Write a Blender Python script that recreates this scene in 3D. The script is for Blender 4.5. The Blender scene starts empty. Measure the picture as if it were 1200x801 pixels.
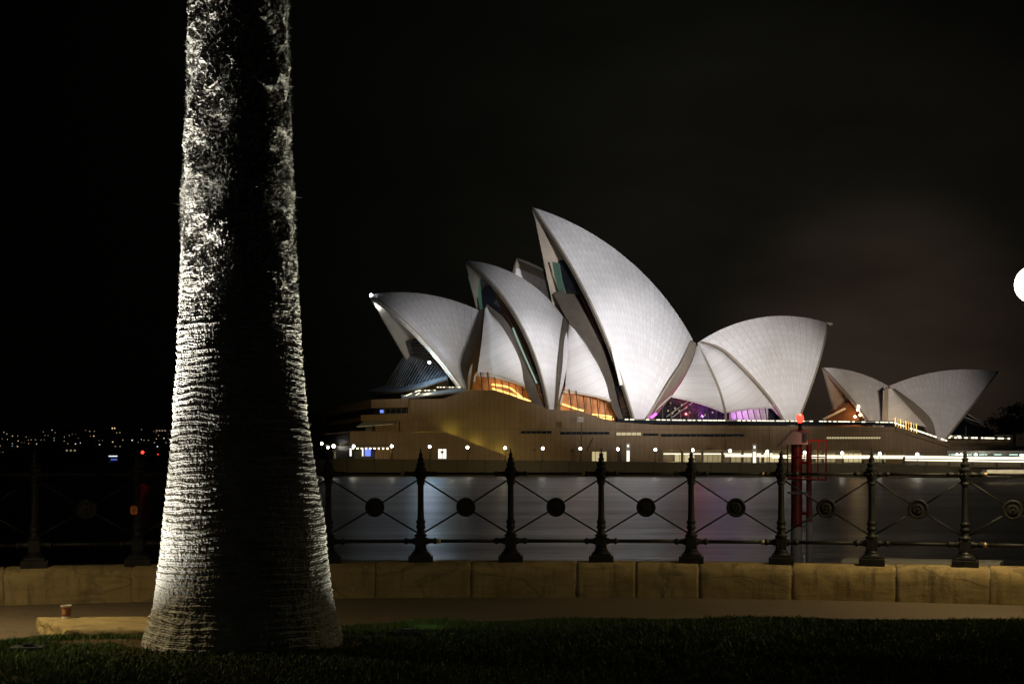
import bpy, bmesh, math, random
import numpy as np
from mathutils import Vector, Matrix

R = math.radians
rnd = random.Random(7)
rng = np.random.default_rng(11)
scene = bpy.context.scene
COL = scene.collection

# ------------------------------------------------------------------ camera, sky, lights, exposure
F = 1667.0                 # focal length in photo pixels (50 mm on 36 mm, photo 1200 px wide)
HY = 535.0                 # row of the horizon
CZ = 1.62                  # eye height above the path
cam_d = bpy.data.cameras.new("camera")
cam = bpy.data.objects.new("camera", cam_d); COL.objects.link(cam)
cam.location = (0, 0, CZ); cam.rotation_euler = (R(90), 0, 0)
cam_d.sensor_width = 36.0; cam_d.lens = 36.0 * F / 1200.0
cam_d.shift_y = (HY - 400.5) / 1200.0
cam_d.clip_start = 0.1; cam_d.clip_end = 20000
scene.camera = cam

scene.view_settings.view_transform = 'Standard'
scene.view_settings.look = 'None'
scene.view_settings.exposure = 0.0
scene.view_settings.gamma = 1.0
scene.view_settings.use_curve_mapping = False
scene.render.engine = 'CYCLES'
scene.cycles.use_denoising = True
scene.cycles.max_bounces = 6
scene.cycles.sample_clamp_indirect = 4.0
scene.cycles.use_light_tree = True

world = bpy.data.worlds.new("World"); scene.world = world
world.use_nodes = True
wt = world.node_tree; wt.nodes.clear()
wout = wt.nodes.new("ShaderNodeOutputWorld")
bg1 = wt.nodes.new("ShaderNodeBackground"); bg2 = wt.nodes.new("ShaderNodeBackground")
addw = wt.nodes.new("ShaderNodeAddShader")
sky = wt.nodes.new("ShaderNodeTexSky"); sky.sky_type = 'NISHITA'; sky.sun_disc = False
sky.sun_elevation = R(-8); sky.sun_rotation = R(60)
wt.links.new(sky.outputs[0], bg1.inputs[0]); bg1.inputs[1].default_value = 0.05
# city glow on low cloud
tc = wt.nodes.new("ShaderNodeTexCoord")
nrm = wt.nodes.new("ShaderNodeVectorMath"); nrm.operation = 'NORMALIZE'
wt.links.new(tc.outputs['Generated'], nrm.inputs[0])
def wglow(direction, lo, hi, col, power=1.6):
    d = Vector(direction).normalized()
    dot = wt.nodes.new("ShaderNodeVectorMath"); dot.operation = 'DOT_PRODUCT'
    wt.links.new(nrm.outputs[0], dot.inputs[0]); dot.inputs[1].default_value = d
    mr = wt.nodes.new("ShaderNodeMapRange"); mr.clamp = True
    mr.inputs['From Min'].default_value = math.cos(R(hi)); mr.inputs['From Max'].default_value = math.cos(R(lo))
    wt.links.new(dot.outputs['Value'], mr.inputs[0])
    p = wt.nodes.new("ShaderNodeMath"); p.operation = 'POWER'; p.inputs[1].default_value = power
    wt.links.new(mr.outputs[0], p.inputs[0])
    mx = wt.nodes.new("ShaderNodeVectorMath"); mx.operation = 'SCALE'
    mx.inputs[0].default_value = col
    wt.links.new(p.outputs[0], mx.inputs['Scale'])
    return mx.outputs[0]
g1 = wglow((330, F, 120), 0, 20, (0.0046, 0.0041, 0.0030))
g2 = wglow((430, F, 110), 0, 7.5, (0.0205, 0.0126, 0.0092))
g3 = wglow((100, F, 420), 0, 22, (0.0012, 0.0013, 0.0009))
nz = wt.nodes.new("ShaderNodeTexNoise"); nz.inputs['Scale'].default_value = 5.0; nz.inputs['Detail'].default_value = 4.0
mpw = wt.nodes.new("ShaderNodeMapping"); mpw.inputs['Scale'].default_value = (1, 1, 2.6)
wt.links.new(nrm.outputs[0], mpw.inputs[0]); wt.links.new(mpw.outputs[0], nz.inputs[0])
mrn = wt.nodes.new("ShaderNodeMapRange"); mrn.inputs[1].default_value = .3; mrn.inputs[2].default_value = .7
mrn.inputs[3].default_value = .6; mrn.inputs[4].default_value = 1.3
wt.links.new(nz.outputs[0], mrn.inputs[0])
def vadd(a, b):
    n = wt.nodes.new("ShaderNodeVectorMath"); n.operation = 'ADD'
    wt.links.new(a, n.inputs[0]); wt.links.new(b, n.inputs[1]); return n.outputs[0]
sm = wt.nodes.new("ShaderNodeVectorMath"); sm.operation = 'SCALE'
wt.links.new(vadd(vadd(g1, g2), g3), sm.inputs[0]); wt.links.new(mrn.outputs[0], sm.inputs['Scale'])
ba = wt.nodes.new("ShaderNodeVectorMath"); ba.operation = 'ADD'; ba.inputs[1].default_value = (.0004, .0004, .0003)
wt.links.new(sm.outputs[0], ba.inputs[0])
wt.links.new(ba.outputs[0], bg2.inputs[0]); bg2.inputs[1].default_value = 1.0
wt.links.new(bg1.outputs[0], addw.inputs[0]); wt.links.new(bg2.outputs[0], addw.inputs[1])
wt.links.new(addw.outputs[0], wout.inputs[0])

def lamp(name, kind, loc, power, color=(1, 1, 1), target=None, spot=40, blend=.6, radius=.2):
    d = bpy.data.lights.new(name, kind); d.energy = power; d.color = color
    o = bpy.data.objects.new(name, d); COL.objects.link(o); o.location = loc
    if kind == 'SPOT':
        d.spot_size = R(spot); d.spot_blend = blend
    if kind != 'SUN':
        d.shadow_soft_size = .06 if kind == 'POINT' and name != 'lamp_light' else radius
        if 'foyer' in name or 'mouth' in name or 'dining' in name: d.specular_factor = 0.0
    if target is not None:
        o.rotation_euler = (Vector(target) - Vector(loc)).to_track_quat('-Z', 'Y').to_euler()
    return o
night_fill = lamp("night_fill", 'SUN', (0, 0, 50), 0.012, (.8, .9, 1.0), target=(30, 60, 0))  # faint unseen fill added to lift the grass and dark parts
night_fill.data.angle = R(.5)

# ------------------------------------------------------------------ coordinate helpers
def at(px, py, depth):
    """photo pixel + distance from the eye along the view -> world point"""
    return Vector(((px - 600) / F * depth, depth, CZ + (HY - py) / F * depth))
TH = R(16.5)
AX = Vector((-math.cos(TH), -math.sin(TH), 0))       # hall axis, pointing to its harbour end
NX = Vector((math.sin(TH), -math.cos(TH), 0))        # across the hall, towards this shore
HO = Vector((22.2, 370, 0))
def loc2w(u, v, z): return HO + AX * u + NX * v + Vector((0, 0, z))
def w2loc(p):
    q = Vector((p[0], p[1], 0)) - HO
    return Vector((q.dot(AX), q.dot(NX), p[2]))
def hit(px, py, v):
    """local hall coordinates (u, v, z) of a photo pixel on the lengthwise plane at offset v"""
    d = Vector(((px - 600) / F, 1, (HY - py) / F)); o = Vector((0, 0, CZ))
    t = (v - (o - HO).dot(NX)) / d.dot(NX)
    return w2loc(o + d * t)
def hitw(px, py, v):
    l = hit(px, py, v); return loc2w(*l)

# ------------------------------------------------------------------ mesh helper
def tag(o, label=None, cat=None, group=None, kind=None):
    if label: o['label'] = label
    if cat: o['category'] = cat
    if group: o['group'] = group
    if kind: o['kind'] = kind
    return o
def empty(name, loc):
    o = bpy.data.objects.new(name, None); COL.objects.link(o); o.location = loc
    o.empty_display_size = .2
    return o
def wloc(o):
    p = Vector((0, 0, 0))
    while o is not None:
        p += o.location; o = o.parent
    return p

class MB:
    def __init__(s): s.v = []; s.f = []; s.uv = []; s.m = []
    def add(s, vs, fs, uvs=None, mi=0):
        b = len(s.v); s.v += [tuple(v) for v in vs]
        for k, f in enumerate(fs):
            s.f.append([b + i for i in f]); s.m.append(mi)
            if uvs is None: s.uv.append([(0, 0)] * len(f))
            elif isinstance(uvs, dict): s.uv.append([uvs[i] for i in f])
            else: s.uv.append([uvs[i] for i in f])
        return s
    def box(s, c, size, rz=0, mi=0, taper=1.0):
        c = Vector(c); x, y, z = [k / 2 for k in size]
        M = Matrix.Rotation(rz, 3, 'Z')
        P = []
        for dz, t in ((-z, 1.0), (z, taper)):
            for dx, dy in ((-x, -y), (x, -y), (x, y), (-x, y)):
                P.append(c + M @ Vector((dx * t, dy * t, dz)))
        return s.add(P, [(3, 2, 1, 0), (4, 5, 6, 7), (0, 1, 5, 4), (1, 2, 6, 5), (2, 3, 7, 6), (3, 0, 4, 7)], mi=mi)
    def tube(s, pts, r, n=8, mi=0, cap=True):
        pts = [Vector(p) for p in pts]
        rs = r if isinstance(r, (list, tuple)) else [r] * len(pts)
        rings = []; up = None
        for i, p in enumerate(pts):
            t = (pts[min(i + 1, len(pts) - 1)] - pts[max(i - 1, 0)])
            t = t.normalized() if t.length > 1e-9 else Vector((0, 0, 1))
            ref = Vector((0, 0, 1)) if abs(t.z) < .9 else Vector((1, 0, 0))
            a = t.cross(ref).normalized(); b = t.cross(a).normalized()
            rings.append([p + (a * math.cos(2 * math.pi * k / n) + b * math.sin(2 * math.pi * k / n)) * rs[i] for k in range(n)])
        V = [q for rg in rings for q in rg]; Fs = []
        for i in range(len(pts) - 1):
            for k in range(n):
                Fs.append((i * n + k, i * n + (k + 1) % n, (i + 1) * n + (k + 1) % n, (i + 1) * n + k))
        if cap:
            Fs.append(tuple(range(n - 1, -1, -1))); Fs.append(tuple((len(pts) - 1) * n + k for k in range(n)))
        return s.add(V, Fs, mi=mi)
    def lathe(s, prof, c=(0, 0, 0), n=24, mi=0, axis='Z', cap=True):
        """profile of (radius, height)"""
        c = Vector(c); V = []; Fs = []
        for r, h in prof:
            for k in range(n):
                a = 2 * math.pi * k / n
                if axis == 'Z': q = Vector((r * math.cos(a), r * math.sin(a), h))
                else: q = Vector((r * math.cos(a), -h, r * math.sin(a)))
                V.append(c + q)
        for i in range(len(prof) - 1):
            for k in range(n):
                Fs.append((i * n + k, i * n + (k + 1) % n, (i + 1) * n + (k + 1) % n, (i + 1) * n + k))
        if cap:
            Fs.append(tuple(range(n - 1, -1, -1))); Fs.append(tuple((len(prof) - 1) * n + k for k in range(n)))
        return s.add(V, Fs, mi=mi)
    def sphere(s, c, r, n=16, m=10, mi=0, sz=1.0):
        return s.lathe([(max(r * math.sin(math.pi * i / m), 1e-4), -r * sz * math.cos(math.pi * i / m)) for i in range(m + 1)], c, n, mi, cap=False)
    def prism(s, outer, v0, v1, mi=0):
        """outline given as hall-local (u, z); solid between offsets v0 (front) and v1 (back)"""
        n = len(outer); V = []; U = {}
        for j, v in enumerate((v0, v1)):
            for i, (u, z) in enumerate(outer):
                U[len(V)] = (u, z); V.append(loc2w(u, v, z))
        Fs = [tuple(range(n)), tuple(range(2 * n - 1, n - 1, -1))]
        Fs += [(i, n + i, n + (i + 1) % n, (i + 1) % n) for i in range(n)]
        return s.add(V, Fs, U, mi)
    def build(s, name, mats, parent=None, smooth=False, recalc=True, loc=None):
        me = bpy.data.meshes.new(name)
        base = wloc(parent) if parent is not None else Vector((0, 0, 0))
        if loc is not None: base = base + Vector(loc) if parent is None else Vector(loc)
        V = [(p[0] - base.x, p[1] - base.y, p[2] - base.z) for p in s.v]
        me.from_pydata(V, [], s.f)
        uvl = me.uv_layers.new(name="UVMap")
        flat = [c for f in s.uv for uv in f for c in uv]
        if len(flat) == 2 * len(me.loops): uvl.data.foreach_set("uv", flat)
        if not isinstance(mats, (list, tuple)): mats = [mats]
        for m in mats: me.materials.append(m)
        me.polygons.foreach_set("material_index", s.m)
        if smooth: me.polygons.foreach_set("use_smooth", [True] * len(me.polygons))
        if recalc:
            bm = bmesh.new(); bm.from_mesh(me); bmesh.ops.recalc_face_normals(bm, faces=bm.faces); bm.to_mesh(me); bm.free()
        me.update()
        o = bpy.data.objects.new(name, me); COL.objects.link(o)
        if parent is not None:
            o.parent = parent
            if loc is not None: o.location = Vector(loc) - wloc(parent)
        elif loc is not None: o.location = loc
        return o

def smooth_angle(o, ang=35):
    me = o.data
    me.polygons.foreach_set("use_smooth", [True] * len(me.polygons))
    try: me.set_sharp_from_angle(angle=R(ang))
    except Exception: pass
    return o
def bevel(o, w, seg=2):
    m = o.modifiers.new("bevel", 'BEVEL'); m.width = w; m.segments = seg; m.limit_method = 'ANGLE'
    return o

# ------------------------------------------------------------------ materials
class NT:
    def __init__(s, name):
        s.mat = bpy.data.materials.new(name); s.mat.use_nodes = True
        s.t = s.mat.node_tree; s.b = s.t.nodes["Principled BSDF"]
    def n(s, kind, **kw):
        nd = s.t.nodes.new(kind)
        for k, v in kw.items(): setattr(nd, k, v)
        return nd
    def l(s, a, b): s.t.links.new(a, b)
    def val(s, sock, v):
        if isinstance(v, (int, float, tuple, list)): sock.default_value = v
        else: s.l(v, sock)
    def math(s, op, a, b=0.0, c=None):
        nd = s.n("ShaderNodeMath", operation=op); s.val(nd.inputs[0], a); s.val(nd.inputs[1], b)
        if c is not None: s.val(nd.inputs[2], c)
        return nd.outputs[0]
    def noise(s, vec, scale, detail=4, rough=.55, sc3=None):
        if sc3:
            mp = s.n("ShaderNodeMapping"); mp.inputs['Scale'].default_value = sc3; s.l(vec, mp.inputs[0]); vec = mp.outputs[0]
        nd = s.n("ShaderNodeTexNoise"); s.l(vec, nd.inputs['Vector'])
        nd.inputs['Scale'].default_value = scale; nd.inputs['Detail'].default_value = detail; nd.inputs['Roughness'].default_value = rough
        return nd.outputs['Fac']
    def ramp(s, fac, stops):
        nd = s.n("ShaderNodeValToRGB"); s.l(fac, nd.inputs[0]); cr = nd.color_ramp
        while len(cr.elements) < len(stops): cr.elements.new(.5)
        for e, (p, c) in zip(cr.elements, stops):
            e.position = p; e.color = (*c, 1) if len(c) == 3 else c
        return nd.outputs[0]
    def mix(s, fac, a, b, mode='MIX'):
        nd = s.n("ShaderNodeMix", data_type='RGBA', blend_type=mode)
        s.val(nd.inputs[0], fac)
        for i, x in ((6, a), (7, b)):
            if isinstance(x, tuple) and len(x) == 3: x = (*x, 1)
            s.val(nd.inputs[i], x)
        return nd.outputs[2]
    def bump(s, h, strength=.5, dist=.01):
        nd = s.n("ShaderNodeBump"); nd.inputs['Strength'].default_value = strength; nd.inputs['Distance'].default_value = dist
        s.l(h, nd.inputs['Height']); s.l(nd.outputs[0], s.b.inputs['Normal'])
    def set(s, base=None, rough=None, metal=None, spec=None):
        if base is not None: s.val(s.b.inputs['Base Color'], (*base, 1) if isinstance(base, tuple) and len(base) == 3 else base)
        if rough is not None: s.val(s.b.inputs['Roughness'], rough)
        if metal is not None: s.b.inputs['Metallic'].default_value = metal
        if spec is not None: s.b.inputs['Specular IOR Level'].default_value = spec
        return s.mat
def simple(name, col, rough=.6, metal=0.0, nscale=3.0, var=.25, bump=0.0, spec=None):
    t = NT(name); tc = t.n("ShaderNodeTexCoord").outputs['Object']
    nf = t.noise(tc, nscale, 5)
    lo = tuple(c * (1 - var) for c in col); hi = tuple(min(1, c * (1 + var)) for c in col)
    t.set(t.ramp(nf, [(.3, lo), (.7, hi)]), rough, metal, spec)
    if bump: t.bump(t.noise(tc, nscale * 6, 6), bump, .02)
    return t.mat
def emit(name, col, strength):
    t = NT(name)
    t.b.inputs['Base Color'].default_value = (.05, .05, .05, 1)
    t.b.inputs['Emission Color'].default_value = (*col, 1)
    t.b.inputs['Emission Strength'].default_value = strength
    return t.mat

def mat_tile():
    t = NT("shell_tiles"); uv = t.n("ShaderNodeTexCoord").outputs['UV']
    sx = t.n("ShaderNodeSeparateXYZ"); t.l(uv, sx.inputs[0])
    fx = t.math('FRACT', sx.outputs[0])
    ax = t.math('ABSOLUTE', t.math('SUBTRACT', fx, .5))
    s_ = t.math('ADD', t.math('DIVIDE', sx.outputs[1], 2.3), t.math('MULTIPLY', ax, 1.1))
    fs = t.math('FRACT', s_)
    rib = t.math('GREATER_THAN', ax, .455)
    chev = t.math('LESS_THAN', fs, .085)
    line = t.math('MAXIMUM', rib, chev)
    # each lid of tiles slightly different
    wn = t.n("ShaderNodeTexWhiteNoise", noise_dimensions='2D')
    cb = t.n("ShaderNodeCombineXYZ"); t.l(t.math('FLOOR', sx.outputs[0]), cb.inputs[0]); t.l(t.math('FLOOR', s_), cb.inputs[1])
    t.l(cb.outputs[0], wn.inputs[0])
    geo = t.n("ShaderNodeNewGeometry").outputs['Position']
    dirt = t.noise(geo, .09, 6, .6)
    base = t.ramp(wn.outputs[0], [(0, (.64, .62, .62)), (1, (.72, .70, .705))])
    base = t.mix(t.ramp(dirt, [(.35, (.0, .0, .0)), (.75, (.35, .35, .35))]), base, (.50, .475, .46))
    base = t.mix(t.math('MULTIPLY', line, .38), base, (.28, .24, .22))
    t.set(base, t.ramp(wn.outputs[0], [(0, (.35,) * 3), (1, (.6,) * 3)]), 0, .4)
    return t.mat
def mat_concrete(name, col, seam=None):
    t = NT(name); geo = t.n("ShaderNodeNewGeometry").outputs['Position']
    n1 = t.noise(geo, .35, 6, .6); n2 = t.noise(geo, 3.0, 4)
    base = t.ramp(n1, [(.3, tuple(c * .75 for c in col)), (.7, tuple(c * 1.15 for c in col))])
    base = t.mix(.25, base, t.ramp(n2, [(.3, tuple(c * .6 for c in col)), (.7, tuple(c * 1.2 for c in col))]))
    if seam:
        uv = t.n("ShaderNodeTexCoord").outputs['UV']
        sx = t.n("ShaderNodeSeparateXYZ"); t.l(uv, sx.inputs[0])
        xx = t.math('DIVIDE', sx.outputs[0], seam)
        fx = t.math('FRACT', xx)
        ln = t.math('LESS_THAN', fx, .08)
        wn = t.n("ShaderNodeTexWhiteNoise", noise_dimensions='1D'); t.l(t.math('FLOOR', xx), wn.inputs[1])
        base = t.mix(t.math('MULTIPLY', wn.outputs[0], .3), base, tuple(c * .65 for c in col))
        hz = t.math('LESS_THAN', t.math('ABSOLUTE', t.math('SUBTRACT', sx.outputs[1], 8.15)), .07)
        base = t.mix(t.math('MULTIPLY', t.math('MAXIMUM', ln, hz), .5), base, tuple(c * .25 for c in col))
    t.set(base, .8)
    return t.mat
def mat_stone():
    t = NT("sandstone"); tcn = t.n("ShaderNodeTexCoord"); tc = tcn.outputs['Object']
    oi = t.n("ShaderNodeObjectInfo").outputs['Random']
    off = t.n("ShaderNodeVectorMath", operation='ADD'); t.l(tc, off.inputs[0])
    cb = t.n("ShaderNodeCombineXYZ"); t.l(t.math('MULTIPLY', oi, 37.0), cb.inputs[0]); t.l(t.math('MULTIPLY', oi, 11.0), cb.inputs[2]); t.l(cb.outputs[0], off.inputs[1])
    v = off.outputs[0]
    n1 = t.noise(v, 2.2, 7, .65); band = t.noise(v, 3.0, 5, .6, (.5, .5, 5.0)); fine = t.noise(v, 40, 4)
    base = t.ramp(n1, [(.25, (.20, .135, .055)), (.5, (.35, .255, .105)), (.75, (.44, .335, .16))])
    base = t.mix(t.ramp(band, [(.45, (0, 0, 0)), (.7, (.7, .7, .7))]), base, (.17, .115, .055))
    # thin dark veins
    vein = t.noise(v, .55, 3, .45, (1.0, 1.0, 2.2))
    vl = t.math('LESS_THAN', t.math('ABSOLUTE', t.math('SUBTRACT', vein, .5)), .006)
    base = t.mix(t.math('MULTIPLY', vl, .5), base, (.07, .05, .03))
    base = t.mix(t.math('MULTIPLY', oi, .45), base, (.20, .16, .085))
    drip = t.noise(v, 2.6, 5, .65, (3.5, 3.5, .45))
    base = t.mix(t.ramp(drip, [(.52, (0, 0, 0)), (.72, (.75, .75, .75))]), base, (.075, .062, .035))
    lich = t.noise(v, 14, 4, .7)
    base = t.mix(t.ramp(lich, [(.60, (0, 0, 0)), (.70, (.5, .5, .5))]), base, (.40, .36, .24))
    t.set(base, .85, 0, .25)
    h = t.math('ADD', t.math('MULTIPLY', n1, .8), t.math('MULTIPLY', fine, .25))
    t.bump(t.math('SUBTRACT', h, t.math('MULTIPLY', vl, .3)), .55, .025)
    return t.mat
def mat_path():
    t = NT("path_asphalt"); tc = t.n("ShaderNodeNewGeometry").outputs['Position']
    n1 = t.noise(tc, .5, 6, .6); n2 = t.noise(tc, 60, 3); n3 = t.noise(tc, 3, 5)
    b = t.ramp(n1, [(.3, (.095, .068, .040)), (.7, (.145, .105, .062))])
    b = t.mix(.4, b, t.ramp(n2, [(.3, (.06, .046, .03)), (.7, (.15, .118, .085))]))
    crack = t.math('LESS_THAN', t.math('ABSOLUTE', t.math('SUBTRACT', t.noise(tc, .8, 4, .5), .5)), .0022)
    b = t.mix(t.math('MULTIPLY', crack, .7), b, (.03, .024, .018))
    t.set(b, .8, 0, .3); t.bump(t.math('ADD', n2, t.math('MULTIPLY', n3, .6)), .5, .01)
    return t.mat
def mat_water():
    t = NT("harbour_water"); tc = t.n("ShaderNodeNewGeometry").outputs['Position']
    n1 = t.noise(tc, .05, 5, .6, (1.0, 3.2, 1)); n2 = t.noise(tc, .35, 3, .55, (1, 3.4, 1)); n3 = t.noise(tc, .018, 3, .5, (1.0, 4.0, 1))
    t.set((.010, .013, .017), t.math('ADD', .23, t.math('MULTIPLY', n3, .2)), 0, .5)
    t.b.inputs['IOR'].default_value = 1.40
    h = t.math('ADD', t.math('MULTIPLY', n1, 1.0), t.math('MULTIPLY', n2, .16))
    t.bump(h, .5, 1.3)
    return t.mat
def mat_soil():
    t = NT("soil"); tc = t.n("ShaderNodeNewGeometry").outputs['Position']
    n1 = t.noise(tc, 1.2, 5); n2 = t.noise(tc, 25, 5)
    b = t.ramp(n1, [(.35, (.045, .028, .014)), (.65, (.09, .055, .03))])
    t.set(t.mix(.4, b, t.ramp(n2, [(.3, (.03, .02, .012)), (.7, (.11, .075, .045))])), .95, 0, .1)
    t.bump(n2, .8, .03); return t.mat
def mat_grass():
    t = NT("grass_blades"); tc = t.n("ShaderNodeNewGeometry").outputs['Position']
    n1 = t.noise(tc, 1.1, 3); n2 = t.noise(tc, 30, 2)
    b = t.ramp(n1, [(.3, (.032, .070, .010)), (.7, (.062, .118, .018))])
    t.set(t.mix(t.ramp(n2, [(.5, (0, 0, 0)), (.75, (.8, .8, .8))]), b, (.085, .085, .02)), .6, 0, .3)
    return t.mat
def mat_bark():
    t = NT("palm_bark"); tc = t.n("ShaderNodeTexCoord").outputs['Object']
    n1 = t.noise(tc, 6, 6, .6); n2 = t.noise(tc, 60, 5, .6, (1, 1, .35)); n3 = t.noise(tc, 45, 4, .6, (.3, .3, 2.2))
    b = t.ramp(n1, [(.3, (.30, .285, .25)), (.55, (.46, .445, .405)), (.8, (.58, .565, .53))])
    b = t.mix(t.ramp(n3, [(.4, (.0,) * 3), (.7, (.6,) * 3)]), b, (.13, .115, .09))
    t.set(b, .9, 0, .15)
    t.bump(t.math('ADD', n2, n3), .9, .012)
    return t.mat
def mat_iron():
    t = NT("cast_iron_paint"); tc = t.n("ShaderNodeTexCoord").outputs['Object']
    n1 = t.noise(tc, 9, 5)
    t.set(t.ramp(n1, [(.35, (.010, .010, .009)), (.62, (.020, .019, .016)), (.72, (.045, .030, .018))]), t.ramp(n1, [(.3, (.42,) * 3), (.7, (.7,) * 3)]), .1, .35)
    t.bump(t.noise(tc, 60, 4), .25, .004); return t.mat

def mat_tile_plain():
    t = NT("side_tiles"); uv = t.n("ShaderNodeTexCoord").outputs['UV']
    sx = t.n("ShaderNodeSeparateXYZ"); t.l(uv, sx.inputs[0])
    s_ = t.math('DIVIDE', t.math('ADD', sx.outputs[1], t.math('MULTIPLY', sx.outputs[0], 1.6)), 2.6)
    ln = t.math('LESS_THAN', t.math('FRACT', s_), .07)
    geo = t.n("ShaderNodeNewGeometry").outputs['Position']
    wn = t.n("ShaderNodeTexWhiteNoise", noise_dimensions='1D'); t.l(t.math('FLOOR', s_), wn.inputs[1])
    base = t.ramp(wn.outputs[0], [(0, (.58, .56, .555)), (1, (.66, .64, .64))])
    base = t.mix(t.ramp(t.noise(geo, .12, 6, .6), [(.35, (0, 0, 0)), (.75, (.4, .4, .4))]), base, (.46, .43, .40))
    base = t.mix(t.math('MULTIPLY', ln, .26), base, (.28, .24, .22))
    t.set(base, .5, 0, .4); return t.mat
M = dict(
    tilep=mat_tile_plain(),
    tile=mat_tile(),
    conc=mat_concrete("shell_concrete", (.27, .225, .175)),
    dark=mat_concrete("shade_concrete", (.075, .06, .045)),  # shell concrete darkened to paint in the shade between the sails
    rim=mat_concrete("rim_concrete", (.50, .43, .35)),
    granite=mat_concrete("podium_granite", (.155, .105, .058), 1.25),
    paving=mat_concrete("quay_paving", (.10, .08, .055)),
    seawall=mat_concrete("quay_wall_concrete", (.042, .035, .022), 6.0),
    stone=mat_stone(), path=mat_path(), water=mat_water(), soil=mat_soil(), grass=mat_grass(), bark=mat_bark(), iron=mat_iron(),
    glass=simple("dark_glass", (.012, .014, .018), .12, 0, .5, .3),
    bronze=simple("bronze_mullion", (.10, .075, .05), .4, .7, .5, .2),
    wood=simple("brush_box_wood", (.30, .13, .045), .5, 0, .4, .35),
    white=simple("white_paint", (.62, .60, .55), .5, 0, 2, .12),
    grey=simple("grey_paint", (.30, .29, .27), .5, 0, 2, .15),
    red=simple("red_paint", (.30, .035, .02), .45, 0, 3, .25),
    steel=simple("dark_steel", (.05, .05, .05), .4, .6, 2, .3),
    greenglass=emit('green_glow_glass', (.10, .34, .21), .16), greenedge=emit('green_edge_glow', (.45, .72, .56), .42),  # green light put into the glass as emission, no lamps behind it
    pewter=simple('pewter_sheet', (.11, .12, .13), .45, .3, .6, .3),
    black=simple("black_housing", (.02, .02, .02), .5, 0, 8, .3),
    leaf=simple("palm_leaf", (.05, .09, .025), .5, 0, 2, .35),
    leafd=simple("dark_foliage", (.035, .05, .02), .6, 0, .3, .4),
    house=simple("house_wall", (.22, .2, .17), .8, 0, .2, .3),
    roof=simple("house_roof", (.12, .07, .05), .8, 0, .2, .3),
    hill=simple("hill_bush", (.02, .028, .014), .9, 0, .01, .4),
    cupred=simple("cup_card", (.16, .045, .03), .55, 0, 30, .15),
    cupink=simple("cup_print", (.55, .42, .13), .6, 0, 30, .1),
    orange=simple("orange_plate", (.75, .22, .045), .5, 0, 30, .12),
    lampwarm=emit("lamp_warm", (1.0, .80, .50), 14.0),
    lampwhite=emit("lamp_white", (1.0, .95, .82), 22.0),
    globe=emit("street_globe", (1.0, .88, .66), 9.0),
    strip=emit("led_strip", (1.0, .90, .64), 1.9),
    stripdim=emit("pendant_glow", (1.0, .62, .22), 1.1),
    stripwarm=emit("warm_strip", (1.0, .58, .15), 2.6),
    litroom=emit("lit_room", (1.0, .82, .42), .52),
    litdim=emit("lit_shop", (1.0, .80, .36), .22),
    litdoor=emit("lit_door", (1.0, .95, .82), 1.3),
    bluepane=emit("screen_blue", (.16, .25, .95), 1.2),
    redlamp=emit("red_beacon_lamp", (1.0, .035, .02), 4.5),
    redsmall=emit("red_small_lamp", (1.0, .04, .03), 1.6),
    flood=emit("floodlight_lens", (.85, .95, 1.0), 40.0),
    magenta=emit("magenta_lamp", (.80, .12, 1.0), 3.0),
    teal=emit("teal_lamp", (.55, .9, .75), 1.6),
    city=[emit("window_amber", (1.0, .72, .38), 1.2), emit("window_white", (1.0, .93, .82), 1.6), emit("window_pale", (.78, .9, 1.0), 1.2), emit("window_dim", (1.0, .76, .50), .3), emit("window_green", (.6, .95, .8), .5)],
)

# ------------------------------------------------------------------ SETTING: path, lawn, water, far hill
def wall_y(x):             # front face of the curved sea wall, at ground level
    return 16.42 - 1.05 * (x / 6.0) ** 2 if abs(x) < 12 else 16.42 - 4.2 - (abs(x) - 12) * .7
xs = [i * .5 for i in range(-60, 61)]
b = MB()
V = []; Fs = []
for x in xs: V += [(x, -30, 0), (x, wall_y(x) + .4, 0), (x, wall_y(x) + .4, -6)]
for i in range(len(xs) - 1):
    a = i * 3
    Fs += [(a, a + 3, a + 4, a + 1), (a + 1, a + 4, a + 5, a + 2)]
b.add(V, Fs)
tag(b.build("path", M['path']), kind='structure')

b = MB(); W = 9000
b.add([(-W, 8, -2.6), (W, 8, -2.6), (W, 9000, -2.6), (-W, 9000, -2.6)], [(0, 1, 2, 3)])
tag(b.build("water", M['water']), kind='structure')

LAWN = [(-300, 775), (-150, 762), (0, 757), (50, 752), (80, 749), (180, 741), (280, 738), (400, 739), (460, 738), (510, 735), (600, 733), (700, 731), (900, 729), (1050, 731), (1200, 733), (1400, 736)]
def lawn_edge(x):
    pts = [at(px, py, CZ * F / (py - HY)) for px, py in LAWN]
    for p, q in zip(pts, pts[1:]):
        if p.x <= x <= q.x:
            return p.y + (q.y - p.y) * (x - p.x) / (q.x - p.x)
    return pts[0].y if x < pts[0].x else pts[-1].y
TX, TY = at(283, 535, 11.74).x, 11.9         # palm centre
def lawn_z(x, y):
    e = lawn_edge(x) - y
    z = .045 * min(1, max(0, e / .12))
    z += .03 * math.sin(x * 1.3 + 1) * math.sin(y * 1.1) * min(1, max(0, e))
    d = math.hypot(x - TX, y - TY)
    return z + .05 * math.exp(-(d / .9) ** 2)
b = MB(); V = []; Fs = []
gx = [-14 + .2 * i for i in range(146)]
gt = [0, .02, .05, .1, .16, .25, .35, .5, .65, .8, 1.0, 1.25, 1.6, 2, 2.5, 3.2, 4, 5.5, 8, 12, 20, 35]
for x in gx:
    for t in gt:
        y = lawn_edge(x) - t
        V.append((x, y, lawn_z(x, y) - (.06 if t == 0 else 0)))
n = len(gt)
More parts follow.
